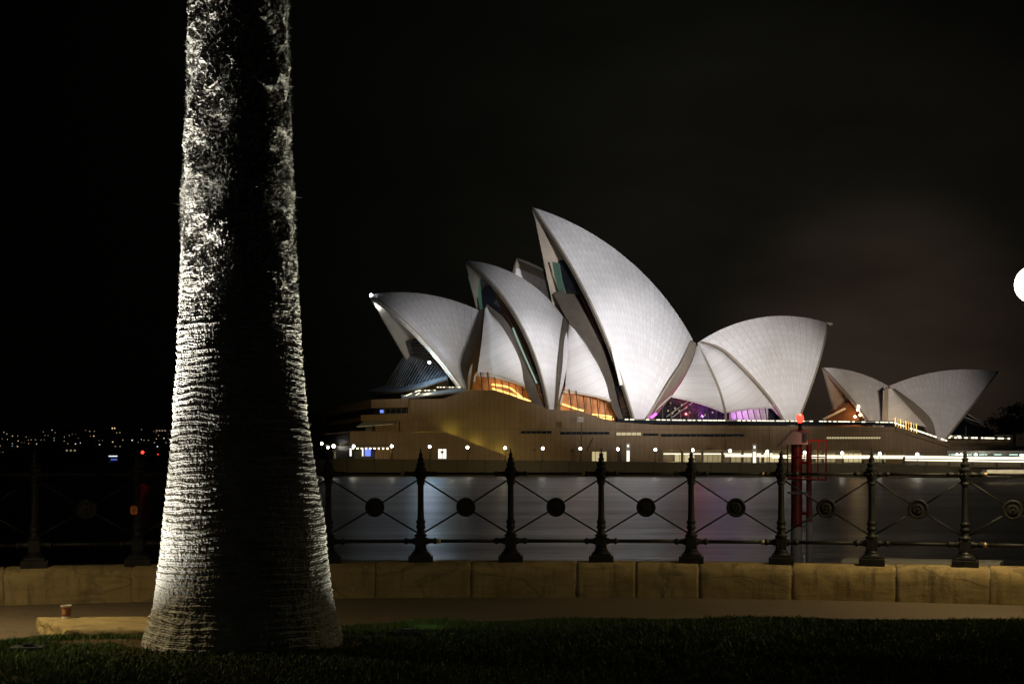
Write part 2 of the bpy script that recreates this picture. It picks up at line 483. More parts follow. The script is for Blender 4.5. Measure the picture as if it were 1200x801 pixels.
for i in range(len(gx) - 1):
    for j in range(n - 1):
        Fs.append((i * n + j, i * n + j + 1, (i + 1) * n + j + 1, (i + 1) * n + j))
b.add(V, Fs)
tag(b.build("lawn", M['soil'], smooth=True), kind='structure')

def soil_patch(x, y):      # bare earth around the palm foot
    dx, dy = x - TX, y - TY
    if (dx / 1.0) ** 2 + (dy / .62) ** 2 < 1: return True
    if -3.9 < x < TX and 11.83 + .03 * math.sin(x * 9) < y < 12.13 + .05 * math.sin(x * 5): return True
    return TX < x < -.75 and 12.32 < y < 12.62
# grass blades: uncountable, one object
NB = 230000
k = 0
X = rng.uniform(-5.6, 6.0, NB * 2); T = rng.random(NB * 2) ** 1.25 * 4.2
pos = []
for x, t in zip(X, T):
    y = lawn_edge(x) - t
    if abs(x) > y * .40 + .4: continue
    if soil_patch(x, y) and rng.random() > .06: continue
    pos.append((x, y, lawn_z(x, y)))
    if len(pos) >= NB: break
P = np.array(pos); nb = len(P)
clump = .6 + .7 * (np.sin(P[:, 0] * 3.1 + np.sin(P[:, 1] * 2.3) * 2) * .5 + .5) * rng.uniform(.5, 1, nb)
tuft = (np.sin(P[:, 0] * 19 + 3 * np.sin(P[:, 1] * 13)) * np.sin(P[:, 1] * 23 + 2 * np.sin(P[:, 0] * 11)) > .35)
hgt = rng.uniform(.020, .048, nb) * clump * np.where(tuft, 1.2, .9)
edge = np.array([lawn_edge(p[0]) - p[1] for p in pos])
hgt *= np.where(edge < .12, rng.uniform(1.0, 1.35, nb), 1.0)
near_light = np.exp(-(((P[:, 0] + .68) / .42) ** 2 + ((P[:, 1] - 13.35) / .22) ** 2))
hgt *= 1 + .9 * near_light
ang = rng.uniform(0, 2 * math.pi, nb); wd = rng.uniform(.0022, .0045, nb)
lean = rng.uniform(.1, .9, nb) * hgt; la = rng.uniform(0, 2 * math.pi, nb)
vv = np.empty((nb, 5, 3))
cx, cy = np.cos(ang) * wd, np.sin(ang) * wd
lx, ly = np.cos(la) * lean, np.sin(la) * lean
vv[:, 0] = P + np.stack([cx, cy, -.01 + 0 * cx], 1); vv[:, 1] = P - np.stack([cx, cy, .01 + 0 * cx], 1)
mid = P + np.stack([lx * .35, ly * .35, hgt * .6], 1)
vv[:, 2] = mid - np.stack([cx * .8, cy * .8, 0 * cx], 1); vv[:, 3] = mid + np.stack([cx * .8, cy * .8, 0 * cx], 1)
vv[:, 4] = P + np.stack([lx, ly, hgt], 1)
def mesh_np(name, verts, tris_quads_loops, starts, totals, mat):
    me = bpy.data.meshes.new(name)
    me.vertices.add(len(verts)); me.vertices.foreach_set("co", verts.astype(np.float32).ravel())
    me.loops.add(len(tris_quads_loops)); me.loops.foreach_set("vertex_index", tris_quads_loops.astype(np.int32))
    me.polygons.add(len(starts)); me.polygons.foreach_set("loop_start", starts.astype(np.int32))
    try: me.polygons.foreach_set("loop_total", totals.astype(np.int32))
    except Exception: pass
    me.materials.append(mat); me.update(calc_edges=True); me.validate()
    o = bpy.data.objects.new(name, me); COL.objects.link(o); return o
base = (np.arange(nb) * 5)[:, None]
loops = (base + np.array([0, 1, 2, 3, 3, 2, 4])[None, :]).ravel()
st = (np.arange(nb) * 7)[:, None] + np.array([0, 4])[None, :]
g = mesh_np("grass", vv.reshape(-1, 3), loops, st.ravel(), np.tile([4, 3], nb), M['grass'])
tag(g, kind='stuff')

# far shore hill
b = MB(); V = []; Fs = []
def hill_top(x): return 62 + 7 * math.sin(x * .004 + 1) + 5 * math.sin(x * .011) - max(0, (x + 480) / 500.0) * 55
hx = [-1900 + 30 * i for i in range(75)]
prof = [(1500, -3), (1510, 2), (1700, .18), (1950, .5), (2200, .8), (2450, 1.0), (2900, 1.02), (4000, .9)]
for x in hx:
    for j, (y, k) in enumerate(prof):
        V.append((x, y, k if j < 2 else max(2.0, hill_top(x) * k)))
n = len(prof)
for i in range(len(hx) - 1):
    for j in range(n - 1): Fs.append((i * n + j, (i + 1) * n + j, (i + 1) * n + j + 1, i * n + j + 1))
b.add(V, Fs)
tag(b.build("hill", M['hill'], smooth=True), kind='structure')
def hill_z(x, y):
    for (y0, k0), (y1, k1) in zip(prof[1:], prof[2:]):
        if y0 <= y <= y1:
            h = hill_top(x); z0 = 2 if k0 == 2 else h * k0; z1 = h * k1
            return max(2.0, z0 + (z1 - z0) * (y - y0) / (y1 - y0))
    return 2.0
def on_hill(px, py):
    for d in range(1515, 2460, 8):
        p = at(px, py, d)
        if p.z <= hill_z(p.x, d) + 3.0: return p, d
    return at(px, py, 2440), 2440

# ------------------------------------------------------------------ quay and promenade on the far side
QF = [(-160, 322), (-60, 311), (0, 306), (40, 303), (75, 294), (100, 284), (130, 275), (190, 262), (260, 255)]   # quay edge (x, depth)
def quay_y(x):
    for (x0, y0), (x1, y1) in zip(QF, QF[1:]):
        if x0 <= x <= x1: return y0 + (y1 - y0) * (x - x0) / (x1 - x0)
    return QF[0][1] if x < QF[0][0] else QF[-1][1]
def quay_z(x): return 1.25 - 1.45 * min(1, max(0, (x + 38) / 135.0))
qx = [-39 + i * 3 for i in range(101)]
V = []; Fs = []; U = {}
for x in qx:
    for (y, z) in ((quay_y(x), -4.5), (quay_y(x), quay_z(x)), (quay_y(x) + 24, quay_z(x)), (520, quay_z(x))):
        U[len(V)] = (x, z); V.append((x, y, z))
for i in range(len(qx) - 1):
    a = i * 4
    for j in range(3): Fs.append((a + j, a + 4 + j, a + 5 + j, a + 1 + j))
Fs.append((0, 1, 2, 3))
b = MB(); b.add(V, Fs, U); b.m = [0 if (i % 3 == 0 or i >= 300) else 1 for i in range(len(b.f))]
tag(b.build("quay", [M['seawall'], M['paving']]), kind='structure')

# ------------------------------------------------------------------ SHELL-ROOFED HALL
FLOORZ = 8.6
hall = empty("concert_hall", loc2w(0, 0, 0))
tag(hall, "vast concert hall with floodlit white sail-shaped roof shells on a brown podium across the water", "concert hall")
theatre = empty("theatre_hall", loc2w(-5, -52, 0))
tag(theatre, "unlit twin hall whose single dim shell tip shows behind the tallest white sail", "theatre")
rest = empty("restaurant_pavilion", loc2w(-80, 8, 0))
tag(rest, "small two-shelled restaurant pavilion right of the big sails, back to back shells", "restaurant")

def sphere4(p):
    A = np.array([[2 * (p[i][k] - p[0][k]) for k in range(3)] for i in range(1, 4)])
    bb = np.array([sum(p[i][k] ** 2 - p[0][k] ** 2 for k in range(3)) for i in range(1, 4)])
    c = np.linalg.solve(A, bb); return Vector(c), (Vector(c) - Vector(p[0])).length
def slerp(a, b_, t):
    w = a.angle(b_)
    if w < 1e-6: return a.copy()
    return (a * math.sin((1 - t) * w) + b_ * math.sin(t * w)) / math.sin(w)
def shell(parent, P, Mid, B, Fo, w, v0=0.0, thick=1.3, ribw=2.3, ns=30, nt=40, far=True, rim=True, rimmat=None, rr=.28, edge=None, k0=1.0, k1=1.0):
    p = hit(*P, v0); m = hit(*Mid, v0); q = hit(*B, v0); f = hit(*Fo, v0 + w)
    c, rad = sphere4([p, m, q, f])
    print("shell", P, "R=%.1f" % rad, "c=", [round(x, 1) for x in c], "foot", [round(x, 1) for x in f])
    # ridge circle in plane v = v0
    cc = Vector((c.x, v0, c.z)); rq = (p - cc).length
    ang = lambda s: math.atan2(s.z - cc.z, s.x - cc.x)
    a0, a1, am = ang(p), ang(q), ang(m)
    def unwrap(a, ref):
        while a - ref > math.pi: a -= 2 * math.pi
        while a - ref < -math.pi: a += 2 * math.pi
        return a
    am = unwrap(am, a0); a1 = unwrap(a1, am)
    L = abs(a1 - a0) * rq; nr = max(6, round(L / ribw))
    o = MB()
    mouth = {}
    for side in ((1, -1) if far else (1,)):
        V = []; U = {}; Fs = []; mi = []
        for lay, R2 in ((0, rad), (1, rad - thick)):
            for i in range(nt + 1):
                a = a0 + (a1 - a0) * i / nt
                Q = cc + Vector((math.cos(a), 0, math.sin(a))) * rq
                for j in range(ns + 1):
                    s = j / ns
                    d = slerp((f - c).normalized(), (Q - c).normalized(), s)
                    pt = c + d * R2
                    kk = k0 + (k1 - k0) * (i / nt) ** 2          # the outer ribs run flatter than a great circle
                    if kk != 1.0:
                        ch = f.lerp(Q, s); arc = c + d * rad
                        pt = pt + (ch - arc) * (1 - kk)
                    if lay == 1 and j == ns: pt = Vector((pt.x, v0 + .0, pt.z))
                    vv_ = pt.y if side == 1 else 2 * v0 - pt.y
                    U[len(V)] = (i / nt * nr, s * (f - c).angle(Q - c) * rad)
                    V.append(loc2w(pt.x, vv_, pt.z))
                    if lay == 0 and i == 0: mouth.setdefault(side, []).append(V[-1])
        n = ns + 1; off = (nt + 1) * n
        for i in range(nt):
            for j in range(ns):
                q4 = (i * n + j, (i + 1) * n + j, (i + 1) * n + j + 1, i * n + j + 1)
                Fs.append(q4); mi.append(0); Fs.append(tuple(off + k for k in reversed(q4))); mi.append(1)
        for j in range(ns):
            for i in (0, nt):
                q4 = (i * n + j, i * n + j + 1, off + i * n + j + 1, off + i * n + j); Fs.append(q4); mi.append(2)
        k0 = len(o.f); o.add(V, Fs, U); o.m[k0:] = mi
    ob = o.build("roof_shell", [M['tile'], M['conc'], edge or M['rim']], parent, smooth=True)
    smooth_angle(ob, 40)
    if rim:
        for side, pts in mouth.items():
            r_ = MB(); r_.tube(pts[::2] if len(pts) % 2 else pts, rr, 6)
            r_.build("rim_beam", rimmat or M['conc'], ob, smooth=True)
    return ob, dict(p=p, q=q, f=f, c=c, r=rad, mouth=mouth, v0=v0)

def cat(pts, n):
    """resample a polyline of vectors through a Catmull-Rom curve"""
    pts = [Vector(p) for p in pts]
    if len(pts) == 2: return [pts[0].lerp(pts[1], i / (n - 1)) for i in range(n)]
    P_ = [pts[0] * 2 - pts[1]] + pts + [pts[-1] * 2 - pts[-2]]
    out = []
    for i in range(n):
        t = i / (n - 1) * (len(pts) - 1); k = min(int(t), len(pts) - 2); s = t - k
        a, b_, c, d = P_[k], P_[k + 1], P_[k + 2], P_[k + 3]
        out.append(.5 * (2 * b_ + (c - a) * s + (2 * a - 5 * b_ + 4 * c - d) * s * s + (3 * b_ - a - 3 * c + d) * s ** 3))
    return out
def patch(name, mat, parent, A, B, thick=.6, n=24, m=8, bulge=0.0, edge=None, uvs=5.5):
    """curved slab between two edge curves given as (px, py, v)"""
    ca = cat([hitw(*p) for p in A], n); cb_ = cat([hitw(*p) for p in B], n)
    V = []; U = {}; N = Vector((0, 0, 0))
    g_ = []
    for i in range(n):
        row = []
        for j in range(m + 1):
            s = j / m
            q = ca[i].lerp(cb_[i], s)
            q = q + NX * (bulge * 4 * s * (1 - s)) + Vector((0, 0, bulge * 1.2 * s * (1 - s)))
            row.append(q)
        g_.append(row)
    N = (g_[-1][0] - g_[0][0]).cross(g_[n // 2][m] - g_[n // 2][0])
    N = N.normalized() if N.length > 1e-6 else NX.copy()
    if N.dot(NX) < 0: N = -N
    for lay in (0, 1):
        for i in range(n):
            for j in range(m + 1):
                U[len(V)] = ((g_[i][j] - g_[i][0]).length / uvs, (g_[i][j] - g_[0][j]).length)
                V.append(g_[i][j] - N * (thick * lay))
    Fs = []; w = m + 1; off = n * w
    for i in range(n - 1):
        for j in range(m):
            q4 = (i * w + j, i * w + j + 1, (i + 1) * w + j + 1, (i + 1) * w + j)
            Fs += [q4, tuple(off + k for k in reversed(q4))]
        for j in (0, m): Fs.append((i * w + j, (i + 1) * w + j, off + (i + 1) * w + j, off + i * w + j))
    for i in (0, n - 1):
        for j in range(m): Fs.append((i * w + j, i * w + j + 1, off + i * w + j + 1, off + i * w + j))
    o = MB(); o.add(V, Fs, U); ob = o.build(name, mat, parent)
    return smooth_angle(ob, 40)
def pxtube(name, mat, parent, pts, r, n=20, k=6):
    b_ = MB(); b_.tube(cat([hitw(*p) for p in pts], n) if len(pts) > 2 else [hitw(*p) for p in pts], r, k)
    return b_.build(name, mat, parent, smooth=True)

s1, d1 = shell(hall, (433, 345), (510, 346.5), (562, 364), (549, 468), 18, rimmat=M['rim'], rr=.42, k1=-.15)
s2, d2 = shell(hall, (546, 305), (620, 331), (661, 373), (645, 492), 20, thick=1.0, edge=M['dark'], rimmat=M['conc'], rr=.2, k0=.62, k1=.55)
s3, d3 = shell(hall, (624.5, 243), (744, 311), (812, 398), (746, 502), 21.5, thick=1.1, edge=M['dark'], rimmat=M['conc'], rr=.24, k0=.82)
s4, d4 = shell(hall, (970, 378.5), (885, 373), (817, 402), (931, 504), 19)
sE, dE = shell(theatre, (606, 302), (676, 340), (735, 405), (572, 500), 9, v0=-52, edge=M['conc'], k0=.6)
r1, e1 = shell(rest, (964, 430.5), (1008, 437.3), (1041, 452), (1032, 516), 10, v0=8, thick=.8, ribw=1.6)
r2, e2 = shell(rest, (1169, 435.5), (1102, 434.8), (1042, 452), (1104, 520), 10, v0=8, thick=.8, ribw=1.6)

# side shells and the legs that close the gaps between the sails
T, C_, RM, DK = M['tile'], M['conc'], M['rim'], M['dark']
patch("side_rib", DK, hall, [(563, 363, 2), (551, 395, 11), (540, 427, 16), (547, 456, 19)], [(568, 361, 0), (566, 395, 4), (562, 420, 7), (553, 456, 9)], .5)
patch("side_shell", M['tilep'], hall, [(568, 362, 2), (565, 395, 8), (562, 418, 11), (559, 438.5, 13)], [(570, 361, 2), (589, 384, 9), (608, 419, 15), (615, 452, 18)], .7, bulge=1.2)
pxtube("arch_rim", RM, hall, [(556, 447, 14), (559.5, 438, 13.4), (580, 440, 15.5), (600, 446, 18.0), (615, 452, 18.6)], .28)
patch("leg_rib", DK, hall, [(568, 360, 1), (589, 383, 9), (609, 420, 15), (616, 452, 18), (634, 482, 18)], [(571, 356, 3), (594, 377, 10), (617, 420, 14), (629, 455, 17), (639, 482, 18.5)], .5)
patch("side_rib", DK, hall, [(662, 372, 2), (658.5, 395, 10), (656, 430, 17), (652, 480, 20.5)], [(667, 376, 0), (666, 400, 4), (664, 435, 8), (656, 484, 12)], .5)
patch("side_shell", M['tilep'], hall, [(666.5, 377, 2), (665.5, 405, 7), (664, 432, 11), (662, 458.5, 14)], [(668, 377, 2), (689, 406, 9), (708, 443, 16), (715, 469, 18.5)], .7, bulge=1.2)
pxtube("arch_rim", RM, hall, [(657, 474, 15), (662, 458, 14.4), (680, 461, 16.4), (700, 464.5, 18.3), (716, 469, 19)], .28)
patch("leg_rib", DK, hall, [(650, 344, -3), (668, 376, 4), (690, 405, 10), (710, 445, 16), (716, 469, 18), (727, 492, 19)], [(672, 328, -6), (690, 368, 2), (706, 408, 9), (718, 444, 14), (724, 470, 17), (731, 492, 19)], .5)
patch("side_rib", C_, hall, [(811, 399, 2), (800, 425, 12), (784, 450, 18), (757, 494, 21)], [(816, 402, 0), (812, 420, 5), (801, 444, 9), (764, 494, 13)], .5)
pxtube("arch_rim", RM, hall, [(788, 462.5, 14), (775, 474, 16), (762, 486, 18)], .25)
patch("side_shell", M['tilep'], hall, [(816, 404, 1), (812.5, 420, 6), (801, 444, 12), (788, 463, 14)], [(817.5, 404, 1), (830, 428, 8), (842, 455, 14), (849.5, 482, 17)], .7, bulge=1.0)
patch("side_shell", M['tilep'], hall, [(818, 404, 1), (831, 428, 8), (843, 455, 14), (850, 482, 17)], [(821, 403, 1), (846, 412, 6), (880, 445, 13), (906, 476, 16)], .7, bulge=1.0)
patch("leg_rib", C_, hall, [(820, 401, 2), (846, 411, 8), (880, 444, 14), (905, 474, 17), (917, 495, 18)], [(822, 400.5, 2), (848.5, 411, 9), (882.5, 444, 15), (907, 474, 18), (919, 495, 19)], .5)
pxtube("arch_rim", C_, hall, [(817, 404, 1.6), (830.5, 428, 8.6), (842.5, 455, 14.6), (850, 482, 17.6), (850, 494, 17.6)], .3)

# glazing in the mouths: sheets of dark glass with bronze mullions
def glass_fan(parent, A, B, nm, mat=None, mull=M['bronze'], r=.16):
    g_ = patch("glass_wall", mat or M['glass'], parent, A, B, .15, n=24, m=10)
    n = 24
    ca = cat([hitw(*p) for p in A], nm); cb_ = cat([hitw(*p) for p in B], nm)
    for p, q in zip(ca, cb_):
        mb = MB(); mb.tube([p + NX * .2, q + NX * .2], r, 4); mb.build("mullion", mull, g_)
    return g_
# mouth of the north shell: steep upper glass, flared skirt, canopy edge
glass_fan(hall, [(470, 402, -9), (474, 419, -14)], [(487, 396, 0), (520, 438, 12)], 12)
glass_fan(hall, [(473, 418, -12), (489, 417.5, -4), (507, 426, 5), (523, 439, 14)], [(453, 450, -14), (468, 455, 0), (492, 449, 12), (521, 440.5, 15)], 20, mull=M['pewter'], r=.17)
patch("canopy", M['pewter'], hall, [(453, 450, -14), (468, 453, 0), (492, 448.5, 12), (523, 440, 15)], [(428, 459, -14), (450, 459.5, 4), (486, 455, 16), (524, 443, 17)], .4)
patch("canopy_skirt", M['bronze'], hall, [(428, 459.5, -13), (450, 460, 4), (486, 456, 15), (524, 444, 16)], [(441, 467, -12), (460, 467, 2), (490, 466, 10), (530, 462, 13)], .3)
# dark glass between the sails and the main mouth
glass_fan(hall, [(588, 362, 2), (606, 392, 8), (622, 430, 13), (636, 474, 16)], [(592, 368, 3), (611, 402, 10), (628, 440, 15), (641, 480, 18)], 14)
glass_fan(hall, [(672, 325, -9), (694, 372, 0), (712, 418, 8), (726, 468, 14), (732, 492, 16)], [(680, 326, -6), (702, 374, 5), (718, 420, 12), (732, 468, 16), (741, 492, 18)], 16)
pxtube("glass_edge_glint", M['white'], hall, [(717.5, 408, 19.5), (723, 430, 19.5), (728, 451, 19.5)], .45)  # white strip painted in for the reflection along the glass
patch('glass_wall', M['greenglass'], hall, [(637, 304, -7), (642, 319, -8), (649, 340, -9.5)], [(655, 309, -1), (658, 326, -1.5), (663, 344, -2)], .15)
patch('glass_wall', M['glass'], hall, [(655, 305, -1.2), (658, 326, -1.7), (663, 344, -2.2)], [(674, 304, 6), (683, 324, 7), (692, 345, 8)], .15)
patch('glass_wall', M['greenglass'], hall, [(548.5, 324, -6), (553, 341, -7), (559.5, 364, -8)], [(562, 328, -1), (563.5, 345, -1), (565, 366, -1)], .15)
patch('glass_wall', M['glass'], hall, [(562, 327, -1.2), (563.5, 345, -1.2), (565, 366, -1.2)], [(573, 332, 5), (581, 348, 6), (589, 367, 7)], .15)
for x0_, x1_ in ((643, 654), (650, 659)):
    pxtube("mullion", M['bronze'], hall, [(x0_, 307, -3.5), (x1_, 342, -4.5)], .22)
pxtube("mullion", M['bronze'], hall, [(555, 326, -3), (562, 365, -4)], .22)
pxtube("glass_edge_glint", M['greenedge'], hall, [(601, 384, 14), (611, 408, 16), (622, 433, 17.5), (629, 449, 18)], .22)  # glowing strip put in for light caught on the glass edge
# foyers behind the low arches: timber-lined walls with warm strip lamps, glazed
patch("foyer_wall", M['wood'], hall, [(550, 436, 9), (583, 434, 9), (622, 450, 9), (640, 470, 9)], [(550, 470, 9), (583, 470, 9), (622, 484, 9), (640, 490, 9)], .4)
patch("foyer_wall", M['wood'], hall, [(653, 452, 10), (690, 458, 10), (722, 464, 10)], [(653, 492, 10), (690, 492, 10), (722, 497, 10)], .4)
patch("foyer_wall", M['glass'], hall, [(770, 460, 10), (812, 464, 10), (850, 472, 10), (912, 470, 10)], [(770, 497, 10), (812, 497, 10), (850, 497, 10), (912, 497, 10)], .4)
for pts in ([(576.5, 450, 14), (597, 454, 14.5), (611, 465, 16), (622, 470, 17)], [(577, 455, 16), (600, 462, 17), (620, 471, 18)], [(659, 473, 16), (673, 478, 17), (684, 481, 18)], [(693, 485, 17), (718, 488, 18)], [(693, 488, 18.5), (719, 491, 18.5)]):
    pxtube("strip_lamp", M['stripwarm'], hall, pts, .22)
for px_, py_, v_ in ((590, 452, 11.5), (607, 462, 12), (668, 473, 13), (705, 484, 13.5)):
    lamp("foyer_light", 'POINT', hitw(px_, py_, v_), 380, (1.0, .52, .15), radius=.5)
for px_, py_, v_, c_, p_ in ((872, 486, 14, (.75, .15, 1), 600), (884, 484, 15, (.85, .40, 1), 800), (838, 486, 14, (.5, .1, 1), 900), (815, 484, 13, (1, .1, .12), 1300), (765, 490, 20, (.9, .1, .8), 120)):
    lamp("foyer_light", 'POINT', hitw(px_, py_, v_), p_, c_, radius=.5)
for xs_ in (563, 571, 579, 587, 595, 603, 611, 619):
    pxtube("mullion", M['bronze'], hall, [(xs_, 436 + max(0, xs_ - 580) * .35, 15), (xs_ + 3, 462 + max(0, xs_ - 590) * .6, 18)], .13)
for xs_ in (667, 675, 683, 691, 699, 707, 715):
    pxtube("mullion", M['bronze'], hall, [(xs_, 456 + (xs_ - 667) * .2, 16), (xs_ + 3, 484 + (xs_ - 667) * .2, 19)], .13)
patch("stage_curtain", M['grey'], hall, [(855, 476, 11), (883, 473, 11), (900, 474, 11)], [(855, 494, 11), (883, 494, 11), (900, 494, 11)], .3)
for k in range(7):
    x_ = 857 + k * 7
    pxtube("mullion", M['bronze'], hall, [(x_ - 3, 476, 16), (x_ + 1, 496, 17)], .15)
pxtube("strip_lamp", M['magenta'], hall, [(763, 489, 22), (767, 486, 22), (769, 484, 22)], .3)
for p_ in ((786, 472), (799, 474), (791, 478), (783, 481), (788, 484), (796, 481), (803, 478), (808, 483), (826, 486), (835, 483)):
    b = MB(); b.sphere(hitw(*p_, 14), .2, 8, 6); b.build("foyer_lamp", M['litroom'], hall)
# lamps up on the shells
b = MB(); b.sphere(hitw(435, 346, .6), .40, 10, 8); b.build("tip_floodlight", M['flood'], s1)
b = MB(); b.sphere(hitw(503, 424.5, 13.5), .32, 10, 8); b.build("foyer_floodlight", M['flood'], hall)
b = MB(); b.box(hitw(972, 379.5, .4), (1.5, .8, .7)); b.build("tip_lantern", M['white'], s4)
lamp("mouth_light", 'POINT', hitw(503, 428, 18), 3600, (.45, .72, 1), radius=.4)
lamp("mouth_light", 'SPOT', hitw(458, 470, 26), 95000, (1.0, .84, .58), target=hitw(495, 392, 10), spot=50, radius=.5)
lamp("mouth_light", 'POINT', hitw(443, 360, 0), 500, (.85, .93, 1), radius=.4)

# ---- podium
VP = 30.0
def uz(px, py, v=VP):
    l = hit(px, py, v); return (l.x, l.z)
BZ = -1.0
def pod(name, pts, v0, v1, mat, parent=hall):
    b_ = MB(); b_.prism(pts, v0, v1); return b_.build(name, mat, parent)
uL = uz(440, 535)[0]; u770 = uz(772, 535)[0]; u1060 = uz(1062, 535)[0]
top = [(440, 468), (520, 467), (526, 465), (548, 457), (578, 457), (620, 470), (642, 479), (680, 481.5), (718, 494), (772, 497.5)]
podium = pod("podium", [uz(*p) for p in top] + [(u770, BZ), (uL, BZ)], VP, -80, M['granite'])
pod("podium", [uz(772, 497.5), uz(1050, 500), uz(1062, 504), (u1060, uz(1062, 527.5)[1]), (u770, uz(772, 527)[1])], VP + .03, -80, M['granite'])
pod("concourse_wall", [uz(773, 526, 20), uz(1062, 526, 20), (uz(1062, 526, 20)[0], BZ), (uz(773, 526, 20)[0], BZ)], 20, -60, M['paving'])
# monumental steps going down to the right, with a parapet of strip lights
st_pts = [uz(1050, 500.2), uz(1060, 503.5), uz(1112, 521)]
u1112 = st_pts[-1][0]
pod("staircase", [uz(1062, 505), uz(1112, 521.5), (u1112, BZ), (u1060 - .02, BZ)], VP - 1, -60, M['granite'])
pod("parapet", [uz(1050, 499.5, VP + .6), uz(1062, 503, VP + .6), uz(1113, 520, VP + .6), uz(1113, 524, VP + .6), uz(1050, 504.5, VP + .6)], VP + .6, VP + .15, M['granite'])
pod("terrace", [(u1112 - .02, uz(1113, 522)[1]), (u1112 - 110, uz(1113, 522)[1]), (u1112 - 110, BZ), (u1112 - .02, BZ)], VP - 2, -60, M['granite'])
# left end tiers and the outside stair parapets standing proud of the wall
pod("tier", [uz(435, 468, 31), uz(478, 466.6, 31), uz(478, 477, 31), uz(435, 478, 31)], 31, -40, M['granite'])
pod("window_band", [uz(438, 478, 30.4), uz(478, 477, 30.4), uz(478, 485, 30.4), uz(438, 486, 30.4)], 30.4, -38, M['glass'])
pod("parapet", [uz(423, 486, 33), uz(478, 484, 33), uz(513, 500.5, 33), uz(519, 505, 33), uz(473, 506, 33), uz(469, 506, 33), uz(469, 493, 33), uz(423, 493, 33)], 33, 31.6, M['granite'])
pod("floor_slab", [uz(423, 491, 31.5), uz(470, 491, 31.5), uz(470, 493, 31.5), uz(423, 493, 31.5)], 31.5, -36, M['granite'])
pod("parapet", [uz(410, 506, 34.5), uz(523, 506, 34.5), uz(552, 518, 34.5), uz(592, 533, 34.5), (uz(592, 533, 34.5)[0], .2), (uz(459, 533, 34.5)[0], .2), uz(459, 521, 34.5), uz(410, 521, 34.5)], 34.5, 33.2, M['granite'])
pod("floor_slab", [uz(410, 519, 33.1), uz(460, 519, 33.1), uz(460, 521, 33.1), uz(410, 521, 33.1)], 33.1, -36, M['granite'])
pod("floor_slab", [uz(411, 504.6, 33), uz(468, 504.6, 33), uz(468, 506, 33), uz(411, 506, 33)], 33, -36, M['granite'])
pod("cafe_wall", [uz(414, 505.9, 24), uz(462, 505.9, 24), (uz(462, 505, 24)[0], .2), (uz(414, 505, 24)[0], .2)], 24, -36, M['steel'])
pod("upper_wall", [uz(428, 493, 26), uz(462, 493, 26), uz(462, 504.5, 26), uz(428, 504.5, 26)], 26, -36, M['steel'])
patch("awning", M['white'], hall, [(427, 492.6, 30), (467, 491.8, 30)], [(418, 499.5, 37), (461, 496.5, 37)], .12, n=8)
patch("awning", M['white'], hall, [(413, 521, 32), (458, 520.5, 32)], [(411, 524.2, 36), (459, 523.5, 36)], .12, n=8)
for px_, py_, v_, p_ in ((495, 506, 32.3, 200), (530, 505, 32.0, 170), (560, 521, 31.8, 170), (590, 528, 32.0, 150)):
    lamp("stair_light", 'POINT', hitw(px_, py_, v_), p_, (1.0, .88, .16), radius=.4)

def window(x0, y0, x1, y1, mat, parent=hall, v=VP, name="window", frame=M['steel'], split=0):
    f_ = pod(name, [uz(x0, y0, v), uz(x1, y0, v), uz(x1, y1, v), uz(x0, y1, v)], v + .12, v + .004, frame, parent)
    pd = min(.6, (x1 - x0) * .06)
    pod("pane", [uz(x0 + pd, y0 + .4, v), uz(x1 - pd, y0 + .4, v), uz(x1 - pd, y1 - .4, v), uz(x0 + pd, y1 - .4, v)], v + .16, v + .122, mat, f_)
    if split:
        for k in range(1, split):
            xx = x0 + (x1 - x0) * k / split
            mb = MB(); mb.prism([uz(xx - .25, y0 + .4, v), uz(xx + .25, y0 + .4, v), uz(xx + .25, y1 - .4, v), uz(xx - .25, y1 - .4, v)], v + .2, v + .162); mb.build("glazing_bar", M['steel'], f_)
    return f_
LR, LD, GL = M['litroom'], M['litdoor'], M['glass']
window(610, 504.4, 646.5, 508, GL, split=6); window(656, 505.5, 714, 509, GL, split=9)
window(721.5, 506, 751.5, 510.2, LR, split=5); window(753, 507.5, 771.5, 510.5, GL)
window(774, 508, 872, 511.5, GL, v=VP + .03, split=14)
window(968, 511.3, 1032, 514.2, LR, v=VP + .03, split=21)
window(445, 479.6, 449.5, 484, M['bluepane'], v=30.4); window(451, 478.6, 476.5, 484.3, GL, v=30.4, split=4)
window(449, 497.4, 469, 505, LR, v=26, split=5)
window(512.8, 525.4, 523.4, 537.4, LD, v=34.5, name="door", split=2)
window(609, 506, 609.6, 508, GL)
window(693, 528.5, 711, 541, LR, name="door", split=4)
pod("sign", [uz(515.5, 528.2, 34.7), uz(520.5, 528.2, 34.7), uz(518, 532, 34.7)], 34.82, 34.72, M['steel'])
for x0, x1, m_ in ((409.5, 412, LD), (424, 425.8, LD), (427, 435, M['bluepane']), (444, 450, GL), (458, 459.5, LD)):
    window(x0, 524.5, x1, 534.5, m_, v=33.2 if x0 < 420 else 24.0)
for k in range(9):
    b = MB(); b.sphere(hitw(414 + k * 5, 525.2, 33), .16, 8, 6); b.build("downlight", M['lampwarm'], hall)

pod("entry_canopy", [uz(694, 512.5), uz(716, 512.5), uz(722, 527.5), uz(687, 527.5)], VP + .9, VP + .03, M['granite'])
for xs_ in (776, 786, 797, 807, 818, 829, 839):
    pxtube("mullion", M['bronze'], hall, [(xs_, 470, 15.5), (xs_ + 1, 496, 16.5)], .1)
pxtube("stair_rail", M['grey'], hall, [(781, 488, 14.5), (806, 470, 14.5)], .12)
pxtube("stair_rail", M['grey'], hall, [(786, 490, 14.5), (812, 471, 14.5)], .12)
